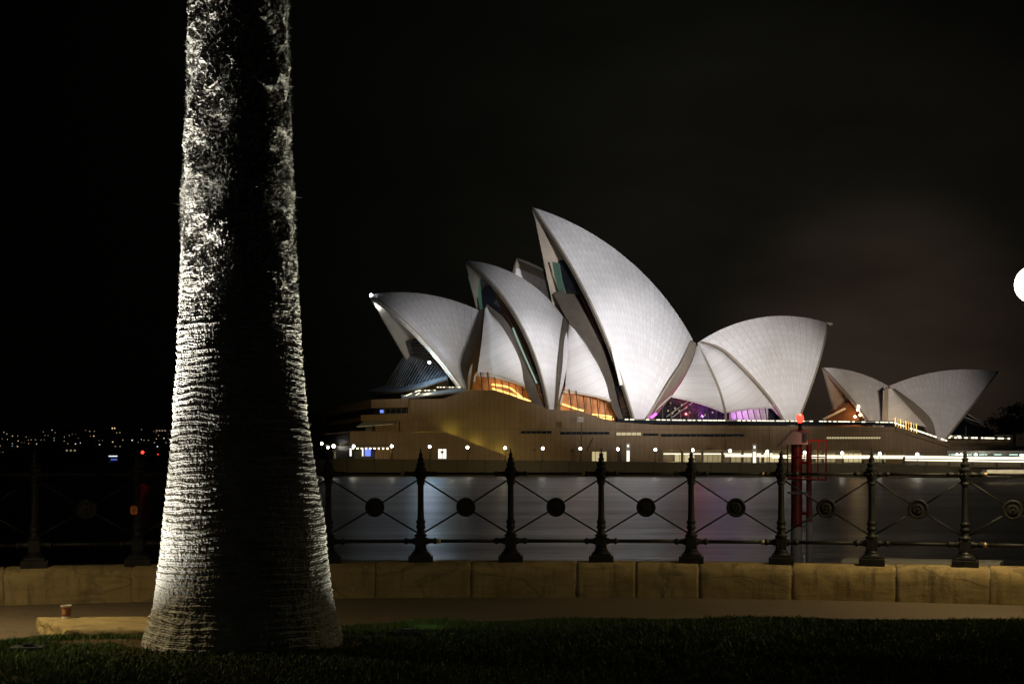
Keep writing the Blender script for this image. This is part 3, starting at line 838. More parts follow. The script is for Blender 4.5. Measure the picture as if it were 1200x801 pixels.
# concourse under the podium edge: columns, shopfronts, and strip lamps added for a passing ferry's light streak
for k in range(13):
    x_ = 776 + k * 23.5
    b = MB(); p0 = hitw(x_, 527.4, 28.5); b.box((p0.x, p0.y, (p0.z + BZ) / 2), (.5, .5, p0.z - BZ), TH)
    b.build("column", M['paving'], hall)
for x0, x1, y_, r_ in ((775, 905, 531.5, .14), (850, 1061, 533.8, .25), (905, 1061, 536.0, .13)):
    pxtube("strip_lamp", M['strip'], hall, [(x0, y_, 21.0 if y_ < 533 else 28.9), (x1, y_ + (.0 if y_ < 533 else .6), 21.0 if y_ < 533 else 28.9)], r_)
for k in range(9):
    x_ = 790 + k * 33
    window(x_, 530.5, x_ + 24, 541.5, M['litdim'] if k % 3 else LR, v=20.0, name="shopfront", split=4)
for k in range(7):
    lamp("concourse_light", 'POINT', hitw(792 + k * 43, 531, 25), 500, (1, .82, .45), radius=.6)
# glass balustrade with handrail lights along the podium edge
def balus(parent, pts, v=VP - .4, name="balustrade"):
    b_ = MB()
    q = [hit(px, py, v) for px, py in pts]
    for a, c in zip(q, q[1:]):
        b_.prism([(a.x, a.z), (c.x, c.z), (c.x, c.z - 1.1), (a.x, a.z - 1.1)], v, v - .08)
    o = b_.build(name, M['glass'], parent)
    return o
bal = balus(hall, [(724, 490.5), (800, 491), (900, 492), (1048, 493)])
def string_lamps(parent, pts, v, step, mat, r=.13, skip=.25, seed=3):
    """short handrail lamps with small gaps, one mesh each run"""
    rr_ = random.Random(seed); L = [hitw(px, py, v) for px, py in pts]
    for a, c in zip(L, L[1:]):
        d = (c - a).length; n_ = max(1, int(d / step))
        b_ = MB(); P_ = []; R_ = []
        for i in range(n_):
            if rr_.random() < skip: continue
            s0 = (i + .02) / n_; s1_ = (i + rr_.uniform(.45, .92)) / n_
            for q_, rad_ in ((s0 - .01 / n_, .012), (s0, r), (s1_, r), (s1_ + .01 / n_, .012)): P_.append(a.lerp(c, q_)); R_.append(rad_)
        if P_: b_.tube(P_, R_, 5)
        if b_.v: b_.build("handrail_lamp", mat, parent)
string_lamps(hall, [(726, 491), (800, 492), (870, 492.5), (960, 493.3), (1048, 494.6)], VP - .2, 1.3, M['strip'])
string_lamps(hall, [(1048, 495), (1062, 500), (1080, 506), (1112, 517)], VP + .1, 1.1, M['strip'], .2, .08)
string_lamps(hall, [(472, 465), (490, 457.5), (512, 457)], 20, .7, M['strip'], .12, .2, 5)
string_lamps(hall, [(487, 463), (496, 457)], 22, .6, M['strip'], .12, .2, 6)
string_lamps(hall, [(512, 453.5), (540, 453.5)], 19, .7, M['strip'], .12, .15, 7)
patch("terrace_floor", M['paving'], hall, [(470, 462, 12), (540, 452, 12)], [(470, 467, 28), (545, 458, 28)], .3, n=6)
lamp("terrace_light", 'POINT', hitw(500, 460, 22), 900, (1, .9, .5), radius=.3)
# restaurant pavilion gap pieces, glazing and lamps
patch("side_rib", RM, rest, [(1036.5, 457, 17), (1036, 475, 17.5), (1035, 498, 18)], [(1041, 453, 15), (1041, 475, 16), (1040, 498, 16.5)], .4)
patch("side_shell", M['tilep'], rest, [(1041, 455, 15), (1041, 475, 16), (1040.5, 493, 16.5)], [(1046, 456, 15), (1066, 478, 16.5), (1086, 500, 17.5)], .5, bulge=.4)
patch("leg_rib", C_, rest, [(1045, 455, 14), (1066, 476, 16), (1090, 508, 18)], [(1049, 455, 13), (1076, 475, 15), (1092, 492, 16), (1097, 510, 17)], .4)
glass_fan(rest, [(981, 455, 3), (990, 482, -2), (985, 496, 2)], [(990, 457, 9), (1008, 480, 14), (1020, 497, 15)], 10)
patch("foyer_wall", M['wood'], rest, [(975, 478, 2), (1000, 470, 8), (1012, 482, 12)], [(965, 500, 2), (990, 500, 8), (1018, 500, 12)], .3)
patch("beam", RM, rest, [(964, 490, 10), (990, 477, 9)], [(966, 492, 10), (992, 479, 9)], .3, n=6)
patch("glass_skirt", M['glass'], rest, [(1132, 484, 6), (1122, 498, 12), (1113, 508, 15)], [(1150, 493, 6), (1160, 503, 10), (1166, 511, 12)], .3)
for k in range(7):
    b = MB(); b.tube([hitw(1134 - k * 3, 485 + k * 3.6, 8), hitw(1150 + k * 2.6, 494 + k * 2.7, 9)], .14, 5); b.build("mullion", RM, rest)
for px_, py_ in ((1005, 480), (1008, 486), (1002, 488), (1006, 476)):
    b = MB(); b.sphere(hitw(px_, py_, 15), .33, 8, 6); b.build("pendant_lamp", M['lampwarm'], rest)
lamp("dining_light", 'POINT', hitw(1004, 482, 13), 600, (1, .5, .16), radius=.4)
for k in range(9):
    x_ = 1049 + k * 3.1
    b = MB(); b.tube([hitw(x_, 489 + k * .9, 21), hitw(x_ + .6, 499 + k * 1.6, 21)], .09, 5); b.build("pendant_lamp", M['stripdim'] if k % 2 else M['stripwarm'], rest)
lamp("dining_light", 'POINT', hitw(1062, 496, 23), 350, (1, .65, .2), radius=.4)

# ---- floodlights that wash the shells (on the terminal roof and quay on this side of the cove, out of frame)
def flood(loc, tgt, power, spot, col=(.975, .968, 1.0), blend=.9, radius=1.5):
    lamp("unseen_flood", 'SPOT', loc, power, col, target=tgt, spot=spot, blend=blend, radius=radius)
FA = (45, 110, 14)
flood(FA, hitw(735, 365, 15), 2.9e6, 19)
flood(FA, hitw(742, 410, 15), 2.0e6, 9)
flood((70, 150, 12), hitw(632, 412, 18), 1.25e6, 5.8)
flood((-90, 120, 16), hitw(530, 408, 15), 9.0e5, 9)
flood((20, 130, 10), hitw(505, 388, 15), 6.5e5, 7)
flood((60, 120, 12), hitw(905, 425, 15), 2.1e6, 10, (1, .96, .945))
flood((90, 120, 12), hitw(1070, 465, 14), 8.5e5, 11, (1, .87, .78))
flood((26, 12, 5), (11.3, 56, .6), 3.4e3, 12, (1, .86, .70))  # unseen spot added to brighten the red beacon, not the shells
flood((4, 50, 14), hitw(632, 325, -50), 4.5e5, 3.6, (1, .93, .86))  # lamp without fixture, added over the water to brighten the theatre shell
# warm fill spots, added without fixtures, to brighten the podium and quay wall
flood((-10, 60, 6), hitw(520, 530, 33), 6.4e5, 14, (1, .76, .34))
flood((20, 60, 6), hitw(700, 530, 33), 5.8e5, 15, (1, .77, .43))
flood((70, 60, 6), hitw(930, 525, 33), 9.0e5, 18, (1, .80, .54))

# ------------------------------------------------------------------ promenade globe lamps
LAMPS = [(391, 522.5), (414.4, 522.5), (459, 522.5), (503.6, 523), (547.8, 523.8), (592, 524.5), (636, 525), (680, 525.5), (724, 526), (768, 526.6), (811.6, 527), (855.5, 528), (899, 529), (943, 530), (987, 530.6), (1031, 531.2), (1075, 532)]
LBL = ["globe lamp at the far left end of the promenade, left of the cafe", "globe lamp at the left corner of the lit cafe front", "globe lamp at the right end of the lit cafe front", "globe lamp just left of the bright podium doorway",
       "globe lamp between the bright doorway and the foot of the outside stair", "globe lamp at the foot of the podium's outside stair", "globe lamp below the left pair of dark strip windows", "globe lamp before blank wall left of the pale-lit doorway",
       "globe lamp before the podium, below the lit strip window", "globe lamp at the left end of the lit concourse", "second globe lamp along the lit concourse", "third globe lamp along the lit concourse, below the purple foyer", "globe lamp just left of the red navigation beacon",
       "globe lamp beside the piles of the red beacon", "globe lamp below the left end of the long lit window strip", "globe lamp below the right end of the long lit window strip", "globe lamp at the right end of the concourse before the steps"]
for i, ((px, py), lb) in enumerate(zip(LAMPS, LBL)):
    x = (px - 600) / F * 322
    d = quay_y(x) + 2.5
    x = (px - 600) / F * d; d = quay_y(x) + 2.5
    p = at(px, py, d); zb = quay_z(p.x)
    if p.x < -39: zb = -2.0
    if i == 0:
        p = at(px, py, 330); zb = 1.0
    t = empty("promenade_lamp", (p.x, p.y, zb)); tag(t, lb, "street lamp", "globe lamps along the far promenade")
    b = MB(); b.lathe([(.16, zb), (.13, zb + .3), (.07, zb + .4), (.055, p.z - .45), (.11, p.z - .36), (.13, p.z - .30)], (p.x, p.y, 0), 8); b.build("post", M['steel'], t)
    b = MB(); b.sphere(p, .30 if i else .38, 12, 8); b.build("globe", M['lampwhite'], t, smooth=True)

# kiosk pylon, tall flag pole, small people-free quay furniture
for px_, lb_ in ((736, "tall slim lit pylon standing on the promenade right of the pale doorway"), (884, "tall slim lit pylon on the promenade left of the red beacon")):
    p = at(px_, 529, quay_y((px_ - 600) / F * 303) + 2.0)
    t = empty("information_pylon", (p.x, p.y, quay_z(p.x))); tag(t, lb_, "sign")
    zq = quay_z(p.x)
    b = MB(); b.box((p.x, p.y, zq + 2.0), (.9, .35, 4.0)); b.build("cabinet", M['steel'], t)
    b = MB(); b.box((p.x, p.y - .19, zq + 1.25), (.62, .03, 2.3)); b.build("lit_panel", M['litdoor'], t)
    b = MB(); b.box((p.x, p.y - .19, zq + 3.4), (.4, .03, .5)); b.build("lit_symbol", M['litdoor'], t)
for px, py0, lb in ((681.5, 487, "thin dark mast with boxes at its top left of the lit strip window"), (901.5, 488, "thin dark pole rising just left of the red beacon"), (1132, 500, "thin dark pole at the foot of the restaurant's right shell")):
    x = (px - 600) / F * 322; d = quay_y(x) + 5; x = (px - 600) / F * d; z0 = quay_z(x); z1 = CZ + (HY - py0) / F * d
    t = empty("flagpole", (x, d, z0)); tag(t, lb, "flagpole")
    b = MB(); b.lathe([(.12, z0), (.10, z0 + 1), (.05, z1)], (x, d, 0), 8); b.build("pole", M['steel'], t)
    b = MB(); b.sphere((x, d, z1 + .06), .09, 8, 6); b.build("cap", M['steel'], t)
    if px < 700:
        for dz in (-.5, -1.1):
            b = MB(); b.box((x - .25, d - .2, z1 + dz), (1.3, .5, .45)); b.build("speaker_box", M['steel'], t)

# lit terrace bar and lower pavilion right of the steps
t0 = hitw(1148, 518, 6)
t = empty("terrace_bar", t0); tag(t, "long low terrace bar with a row of lamps beyond the steps, below the restaurant", "bar")
pod("canopy", [uz(1110, 508.6, 8), uz(1186, 509.2, 8), uz(1186, 510.6, 8), uz(1110, 510.2, 8)], 8, 2, M['grey'], t)
pod("counter", [uz(1110, 515.5, 7.5), uz(1186, 515.5, 7.5), uz(1186, 521.8, 7.5), uz(1110, 521.8, 7.5)], 7.5, 3, M['granite'], t)
string_lamps(t, [(1111, 512.4), (1150, 512.8), (1185, 513.6)], 8.2, 1.0, M['strip'], .22, .2, 9)
string_lamps(t, [(1096, 510.5), (1126, 510.8)], 12, 1.0, M['strip'], .14, .3, 10)
t = empty("quay_pavilion", at(1160, 540, 285)); tag(t, "low open quayside pavilion with flat roof and bluish-lit soffit at the right edge", "pavilion")
pa, pb_ = at(1110, 528, 300), at(1260, 527.5, 276)
def slab(name, a, b__, dep, h, mat, par):
    d = (b__ - a); d.z = 0; n_ = Vector((-d.y, d.x, 0)).normalized()
    if n_.y < 0: n_ = -n_
    V = [a, b__, b__ + n_ * dep, a + n_ * dep]; V = V + [v - Vector((0, 0, h)) for v in V]
    q = MB(); q.add(V, [(0, 1, 2, 3), (7, 6, 5, 4), (0, 4, 5, 1), (1, 5, 6, 2), (2, 6, 7, 3), (3, 7, 4, 0)]); return q.build(name, mat, par)
slab("roof", pa, pb_, 9, .7, M['grey'], t)
slab("back_wall", at(1112, 531.6, 307), at(1258, 531.4, 283), .4, 2.6, M['white'], t)
for k in range(8):
    p = at(1114 + k * 20, 532, 299.4 - k * 3.2); b = MB(); b.tube([(p.x, p.y, p.z), (p.x, p.y, -.4)], .12, 6); b.build("post", M['white'], t)
for k in range(8):
    p = at(1117 + k * 18, 532.2, 300 - k * 2.8) + Vector((0, 3, 0)); b = MB(); b.tube([p, p + Vector((1.6, -.2, 0))], .14, 6); b.build("soffit_lamp", M['teal'], t)
for px, k in ((1125, 0), (1155, 1), (1185, 2)):
    p = at(px, 525, 303 - k * 4); lamp("soffit_light", 'POINT', p - Vector((0, -3.5, 1.7)), 1500, (.6, .85, 1.0), radius=.3)
for px, py in ((1114.5, 533), (1119.5, 533), (1125, 533), (1136, 533), (1189, 533.3)):
    p = at(px, py, 296); b = MB(); b.sphere(p - Vector((0, 4, 0)), .3, 10, 8); b.build("globe_lamp", M['lampwhite'], t)
# added canopy and strip lamps in place of a passing ferry's light streak
t = empty("ferry_glow_canopy", at(1150, 540, 290)); tag(t, "long low wharf canopy at the right edge with a bright strip light", "added wharf shelter")
ca, cb2 = at(1062, 534.4, 296), at(1262, 536.6, 262)
slab("roof", ca + Vector((0, 0, .35)), cb2 + Vector((0, 0, .35)), 4, .25, M['grey'], t)
slab("back_wall", ca + Vector((0, 2.6, -.1)), cb2 + Vector((0, 2.6, -.1)), .2, 1.9, M['paving'], t)
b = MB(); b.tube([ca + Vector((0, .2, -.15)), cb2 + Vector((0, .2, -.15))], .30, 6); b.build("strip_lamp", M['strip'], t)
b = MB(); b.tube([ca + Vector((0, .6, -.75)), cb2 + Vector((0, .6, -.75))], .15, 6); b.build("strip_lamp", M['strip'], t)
for k in range(8):
    p = ca.lerp(cb2, k / 7) + Vector((0, 1, 0)); b = MB(); b.tube([(p.x, p.y, p.z + .1), (p.x, p.y, quay_z(p.x) - .1)], .13, 6); b.build("post", M['steel'], t)

# dark trees behind the terrace
def blob_tree(px, py_top, depth, h, lb, name="harbour_tree"):
    p = at(px, py_top, depth); z0 = p.z - h
    t = empty(name, (p.x, p.y, z0)); tag(t, lb, "tree", "dark trees beyond the terrace")
    b_ = MB(); b_.tube([(p.x, p.y, z0), (p.x + .3, p.y, z0 + h * .35), (p.x, p.y, z0 + h * .6)], [.5, .35, .15], 7)
    for k in range(5):
        a = k * 1.3; b_.tube([(p.x, p.y, z0 + h * (.3 + .05 * k)), (p.x + math.cos(a) * h * .3, p.y + math.sin(a) * h * .3, z0 + h * (.55 + .06 * k))], [.2, .05], 5)
    b_.build("trunk", M['bark'], t)
    rr_ = random.Random(int(px)); c_ = MB(); V = []; Fs = []
    cl = [(rr_.gauss(0, .28) * h, rr_.gauss(0, .28) * h, rr_.uniform(.42, .95) * h) for _ in range(16)]
    for q in range(1500):
        cx_, cy_, cz_ = rr_.choice(cl)
        q0 = Vector((p.x + cx_ + rr_.gauss(0, .09) * h, p.y + cy_ + rr_.gauss(0, .09) * h, z0 + min(h, cz_ + rr_.gauss(0, .06) * h)))
        a = Vector((rr_.gauss(0, 1), rr_.gauss(0, 1), rr_.gauss(0, 1))).normalized() * h * .035
        d = a.orthogonal().normalized() * h * .02
        n_ = len(V); V += [q0 - a, q0 + d, q0 + a, q0 - d]; Fs.append((n_, n_ + 1, n_ + 2, n_ + 3))
    c_.add(V, Fs); c_.build("crown", M['leafd'], t, recalc=False)
blob_tree(1188, 476, 430, 13, "dark tree at the right edge behind the restaurant, its top above the terrace bar")
blob_tree(1160, 486, 440, 11, "dark rounded tree just right of the restaurant's right shell")
blob_tree(1215, 470, 425, 16, "dark tree cut by the right edge of the picture")

# ------------------------------------------------------------------ red navigation beacon standing in the cove
BD = 56.0; KB = 56 / 78
def bp(px, py, dd=0): return at(px, py, BD + dd)
b0 = bp(937, 600); t = empty("navigation_beacon", (b0.x, b0.y, -2.6)); tag(t, "red steel navigation beacon on two piles with white hut and glowing red lamp", "beacon")
def pile(name, px, py0, py1, r, mat, dd=0):
    p = bp(px, py0, dd); z1 = CZ + (HY - py1) / F * (BD + dd) if py1 is not None else -5.0
    b_ = MB(); b_.tube([(p.x, p.y, z1), (p.x, p.y, p.z)], r * KB, 14); return smooth_angle(b_.build(name, mat, t))
pile("pile", 933.5, 520, 617, .30, M['red']); pile("pile_base", 933.5, 617, None, .32, M['white'])
pile("pile", 948, 520, 611, .15, M['red'], .3); pile("pile_base", 948.5, 611, None, .19, M['white'], .3)
for y_ in (541.5, 601): 
    b = MB(); b.tube([bp(934, y_), bp(948, y_, .3)], .054, 8); b.build("cross_bar", M['red'], t)
for y_ in (617, 634, 648):
    b = MB(); b.tube([bp(934, y_), bp(948, y_, .3)], .036, 6); b.build("cross_bar", M['white'], t)
b = MB(); p = bp(936, 577); b.box((p.x - .02, p.y, p.z), (.72, .65, .09)); b.build("fender", M['steel'], t)
# platform cage of thin red rails
def bar(pts, r=.04, mat=M['red'], name="rail"):
    b_ = MB(); b_.tube(pts, r * KB, 6); return b_.build(name, mat, t)
for dd in (-.6, .9):
    bar([bp(923, 521, dd), bp(923, 560, dd)]); bar([bp(968, 516, dd), bp(968, 562, dd)], .05); bar([bp(958.5, 516, dd), bp(958.5, 562, dd)])
    bar([bp(946, 516, dd), bp(968, 516, dd)], .05); bar([bp(923, 534.5, dd), bp(968, 535.5, dd)]); bar([bp(923, 560, dd), bp(968, 562, dd)], .05)
bar([bp(968, 516, -.6), bp(968, 516, .9)]); bar([bp(968, 535.5, -.6), bp(968, 535.5, .9)]); bar([bp(923, 534.5, -.6), bp(923, 534.5, .9)])
b = MB(); p = bp(946, 561.5, .15); b.box((p.x, p.y, p.z), (1.46, 1.1, .05)); b.build("platform", M['steel'], t)
# hut with a lean-to roof
V = []
for dd in (-.7, .8):
    for q in ((916, 520.5), (947, 520.5), (944, 508), (930, 504.5)): V.append(bp(*q, dd))
b = MB(); b.add(V, [(0, 1, 2, 3), (7, 6, 5, 4), (0, 4, 5, 1), (1, 5, 6, 2), (2, 6, 7, 3), (3, 7, 4, 0)]); b.build("hut", M['white'], t)
V = []
for dd in (-.85, .95):
    for q in ((909.5, 523), (912, 523.4), (929.5, 504.3), (928.5, 502.8)): V.append(bp(*q, dd))
b = MB(); b.add(V, [(0, 1, 2, 3), (7, 6, 5, 4), (0, 4, 5, 1), (1, 5, 6, 2), (2, 6, 7, 3), (3, 7, 4, 0)]); b.build("roof_panel", M['grey'], t)
b = MB(); b.tube([bp(928, 504.3), bp(949, 505.6)], .065, 6); b.build("roof_panel", M['grey'], t)
b = MB(); p = bp(943.5, 513, -.74); b.box((p.x, p.y, p.z), (.13, .04, .36)); b.build("vent", M['steel'], t)
lp = bp(937.5, 490)
b = MB(); b.lathe([(.115, bp(937, 504).z), (.07, bp(937, 501).z), (.058, lp.z - .145), (.115, lp.z - .115)], (lp.x, lp.y, 0), 12); b.build("lamp_stand", M['steel'], t)
b = MB(); b.sphere(lp, .15, 14, 10, sz=1.25); b.build("lantern", M['redlamp'], t, smooth=True)
lamp("beacon_light", 'POINT', lp + Vector((0, -.1, .28)), 50, (1, .12, .07), radius=.15)
lamp("beacon_light", 'POINT', lp + Vector((.5, -1.2, -.9)), 8, (1, .3, .2), radius=.15)

# second red light far left, on its own marker
p = at(167, 529.7, 230)
t = empty("channel_marker", (p.x, p.y, -2.6)); tag(t, "slim dark channel marker with one red light left of the palm trunk", "channel marker")
b = MB(); b.tube([(p.x, p.y, -5), (p.x, p.y, p.z - .3)], .16, 8); b.build("pile", M['steel'], t)
b = MB(); b.box((p.x, p.y, p.z - .5), (.9, .9, .12)); b.build("platform", M['steel'], t)
b = MB(); b.sphere(p, .26, 12, 8); b.build("lantern", M['redlamp'], t)
p = at(185, 532, 420)
t = empty("channel_buoy", (p.x, p.y, -2.6)); tag(t, "small buoy with a faint red light close to the palm trunk's left side", "buoy")
b = MB(); b.lathe([(.9, -2.9), (1.0, -2.4), (.4, -1.9), (.12, p.z - .2)], (p.x, p.y, 0), 10); b.build("float", M['steel'], t)
b = MB(); b.sphere(p, .2, 8, 6); b.build("lantern", M['redsmall'], t)
# mast light seen left of the podium
p = at(407.5, 497, 400); 
t = empty("signal_mast", (p.x, p.y, 0)); tag(t, "thin signal mast with a small red lamp just left of the podium", "mast")
b = MB(); b.tube([(p.x, p.y, 0), (p.x, p.y, p.z - .2)], [.16, .08], 8); b.build("pole", M['steel'], t)
b = MB(); b.sphere(p, .3, 8, 6); b.build("lamp", M['redsmall'], t)
b = MB(); b.box((p.x, p.y, at(407, 509, 400).z), (2.6, .2, .2)); b.build("cross_arm", M['steel'], t)

# low white kiosk and lamps at the left end of the quay
x0 = at(399, 530, 352)
tag_q = MB(); tag_q.box((x0.x - 3, 362, -1.8), (14, 30, 5.6)); q_ = tag_q.build("jetty", M['seawall']); tag(q_, kind='structure')
t = empty("quay_kiosk", (x0.x, 352, 1.0)); tag(t, "small pale flat-roofed kiosk at the left end of the quay", "kiosk")
b = MB(); b.box((x0.x, 352, 2.0), (3.2, 2.6, 2.0)); b.build("wall", M['white'], t)
b = MB(); b.box((x0.x, 352, 3.12), (3.8, 3.2, .2)); b.build("roof", M['grey'], t)
b = MB(); b.box((x0.x - .4, 350.68, 1.9), (1.2, .05, 1.0)); b.build("window", M['steel'], t)
for px, py, lb in ((377, 519.5, "brightest lamp left of the kiosk, beside the palm trunk's right edge"), (384.5, 524, "lamp between the palm trunk and the pale kiosk")):
    p = at(px, py, 350); t = empty("jetty_lamp", (p.x, p.y, 1.0)); tag(t, lb, "street lamp")
    b = MB(); b.tube([(p.x, p.y, .9), (p.x, p.y, p.z - .2)], .06, 6); b.build("post", M['steel'], t)
    b = MB(); b.sphere(p, .3, 10, 8); b.build("globe", M['lampwhite'], t)

# ------------------------------------------------------------------ far shore: houses with lit windows
def house_proto(w, d, h, mat, wins, ww):
    root = empty("shore_house", (0, 0, 0))
    b_ = MB(); b_.box((0, 0, h / 2 - 3), (w, d, h + 6)); b_.build("wall", M['house'], root)
    b_ = MB(); b_.add([(-w * .55, -d * .55, h), (w * .55, -d * .55, h), (w * .55, d * .55, h), (-w * .55, d * .55, h), (-w * .4, 0, h + w * .22), (w * .4, 0, h + w * .22)],
                      [(0, 1, 5, 4), (1, 2, 5), (2, 3, 4, 5), (3, 0, 4), (3, 2, 1, 0)]); b_.build("roof", M['roof'], root)
    for wx, wz in wins:
        b_ = MB(); b_.box((wx, -d / 2 - .06, wz), (ww * .62, .1, ww * .48)); b_.build("window", mat, root)
    return root
def copy_tree(o, parent=None):
    c = o.copy(); COL.objects.link(c); c.parent = parent
    for ch in o.children: copy_tree(ch, c)
    return c
C5 = M['city']
protos = [house_proto(10, 9, 6, C5[0], [(-1.5, 4.2)], 1.7), house_proto(11, 9, 7, C5[1], [(2, 4.5)], 1.6), house_proto(9, 8, 6, C5[2], [(0, 4.2)], 1.8),
          house_proto(12, 9, 7, C5[3], [(-3, 4.4), (2.5, 4.4)], 2.0), house_proto(10, 9, 8, C5[4], [(1, 6), (1, 3)], 1.6), house_proto(10, 8, 6, C5[0], [(3, 4), (-3, 4)], 1.3)]
HL = ["small dark house with one amber window on the far shore", "small dark house with one white window on the far shore", "small dark house with one pale blue-white window on the far shore",
      "small dark house with two dim amber windows on the far shore", "dark two-storey house with greenish windows on the far shore", "small dark house with a pair of tiny amber windows on the far shore"]
pr = random.Random(21)
spots = []
for k in range(235):
    spots.append((pr.uniform(-12, 207), 502.5 + abs(pr.gauss(0, 1)) * 10, pr.choice([0, 0, 1, 1, 2, 3, 3, 3, 3, 4, 5])))
spots = [s for s in spots if s[1] < 529]
used = set()
for px, py, kd in spots:
    pt, d = on_hill(px, py)
    o = protos[kd] if kd not in used else copy_tree(protos[kd]); used.add(kd)
    o.location = (pt.x, d, pt.z - 4.2); sc_ = pr.choice([.6, .8, 1, 1, 1.25]); o.scale = (sc_, sc_, sc_)
    tag(o, HL[kd], "house", "houses with lit windows on the far shore")
for kd in range(6):
    if kd not in used:
        for ch in list(protos[kd].children): bpy.data.objects.remove(ch)
        bpy.data.objects.remove(protos[kd])
# apartment blocks: rows of lit windows
def flats(px0, px1, py, rows, mat, lb, seed, gap=.3):
    r_ = random.Random(seed); pt, d = on_hill((px0 + px1) / 2, py)
    W_ = (px1 - px0) / F * d; H_ = rows * 3.2 + 3
    z0 = pt.z - 2.0
    t = empty("apartment_building", (pt.x, d, z0)); tag(t, lb, "apartment building")
    b_ = MB(); b_.box((pt.x, d + 6, z0 + H_ / 2 - 8), (W_ + 4, 12, H_ + 14)); b_.build("wall", M['house'], t)
    b_ = MB(); b_.box((pt.x, d + 6, z0 + H_ - .7), (W_ + 5, 13, .5)); b_.build("roof", M['roof'], t)
    n_ = max(3, int(W_ / 3.4))
    for rw in range(rows):
        for k in range(n_):
            if r_.random() < gap: continue
            b_ = MB(); b_.box((pt.x - W_ / 2 + (k + .5) * W_ / n_, d - .06, z0 + 2 + rw * 3.2), (1.9, .1, 1.6)); b_.build("window", mat, t)
flats(24, 43, 505.5, 1, C5[0], "long apartment block with an even row of amber windows, upper left", 1, .1)
flats(116, 136, 504, 2, C5[0], "apartment block with scattered amber windows on the far ridge, middle of the lights", 2, .35)
flats(137, 150, 504.5, 1, C5[0], "short apartment block with amber windows right of the ridge-top block", 3, .3)
flats(76, 90, 527.5, 1, C5[3], "low waterside block with dim amber windows on the far shore", 4, .1)
flats(182, 205, 507, 2, C5[3], "wide apartment block with dim windows beside the palm trunk", 5, .4)
flats(19, 26, 522, 1, C5[0], "small block with a few amber windows low on the far shore's left", 6, .1)
# small lit ferry in front of the far shore
p = at(133, 533.2, 1300)
t = empty("ferry", (p.x, p.y, -2.6)); tag(t, "small far-off ferry with white cabin lights and blue hull lights below the far shore", "ferry")
b = MB(); L = 11 * 1300 / F / 2 + 1
b.add([(p.x - L, 1298, -2.9), (p.x + L * .8, 1298, -2.9), (p.x + L * .8, 1303, -2.9), (p.x - L, 1303, -2.9), (p.x - L, 1298, .2), (p.x + L * 1.2, 1300, .5), (p.x + L * 1.2, 1301, .5), (p.x - L, 1303, .2)],
      [(3, 2, 1, 0), (4, 5, 6, 7), (0, 1, 5, 4), (1, 2, 6, 5), (2, 3, 7, 6), (3, 0, 4, 7)]); b.build("hull", M['steel'], t)
b = MB(); b.box((p.x, 1300.5, 1.6), (L * 1.7, 4, 2.4)); b.build("cabin", M['white'], t)
b = MB(); b.box((p.x, 1298.4, 2.3), (L * 1.5, .1, .9)); b.build("window", C5[2], t)
b = MB(); b.box((p.x + 1, 1297.9, -.8), (L * 1.1, .1, .5)); b.build("hull_lamp", M['bluepane'], t)

# moored launch below the quay, bottom right of the far side
p = at(1176, 552, 238)
t = empty("moored_launch", (p.x, p.y, -2.6)); tag(t, "low dark launch with lit cabin windows moored at the far right", "boat")
b = MB(); V = []
for yy, k in ((-1.6, 1), (1.6, 1)):
    pass
b.add([(p.x - 6, p.y - 1.6, -2.8), (p.x + 5, p.y - 1.6, -2.8), (p.x + 5, p.y + 1.6, -2.8), (p.x - 6, p.y + 1.6, -2.8), (p.x - 8, p.y, -1.5), (p.x + 5.3, p.y - 1.9, -1.6), (p.x + 5.3, p.y + 1.9, -1.6)],
      [(3, 2, 1, 0), (0, 1, 5, 4), (4, 5, 6), (1, 2, 6, 5), (2, 3, 4, 6), (3, 0, 4)]); b.build("hull", M['steel'], t)
b = MB(); b.box((p.x, p.y, -1.05), (7, 2.6, 1.1), taper=.88); b.build("cabin", M['white'], t)
for k in range(4):
    b = MB(); b.box((p.x - 2.6 + k * 1.7, p.y - 1.30, -.95), (1.1, .08, .4)); b.build("window", M['litroom'], t)

# low concrete ledge just beyond the near wall, right
pa, pb_ = at(986, 655.2, 18.4), at(1172, 658.8, 17.6)
t = empty("concrete_ledge", ((pa.x + pb_.x) / 2, 18.3, -2.6)); tag(t, "pale concrete ledge just behind the railing, on the water side of the wall at right", "ledge")
slab("coping", pa, pb_, .45, .10, M['grey'], t)
slab("footing", pa + Vector((.06, .05, -.102)), pb_ + Vector((-.06, .05, -.102)), .35, 3.4, M['seawall'], t)

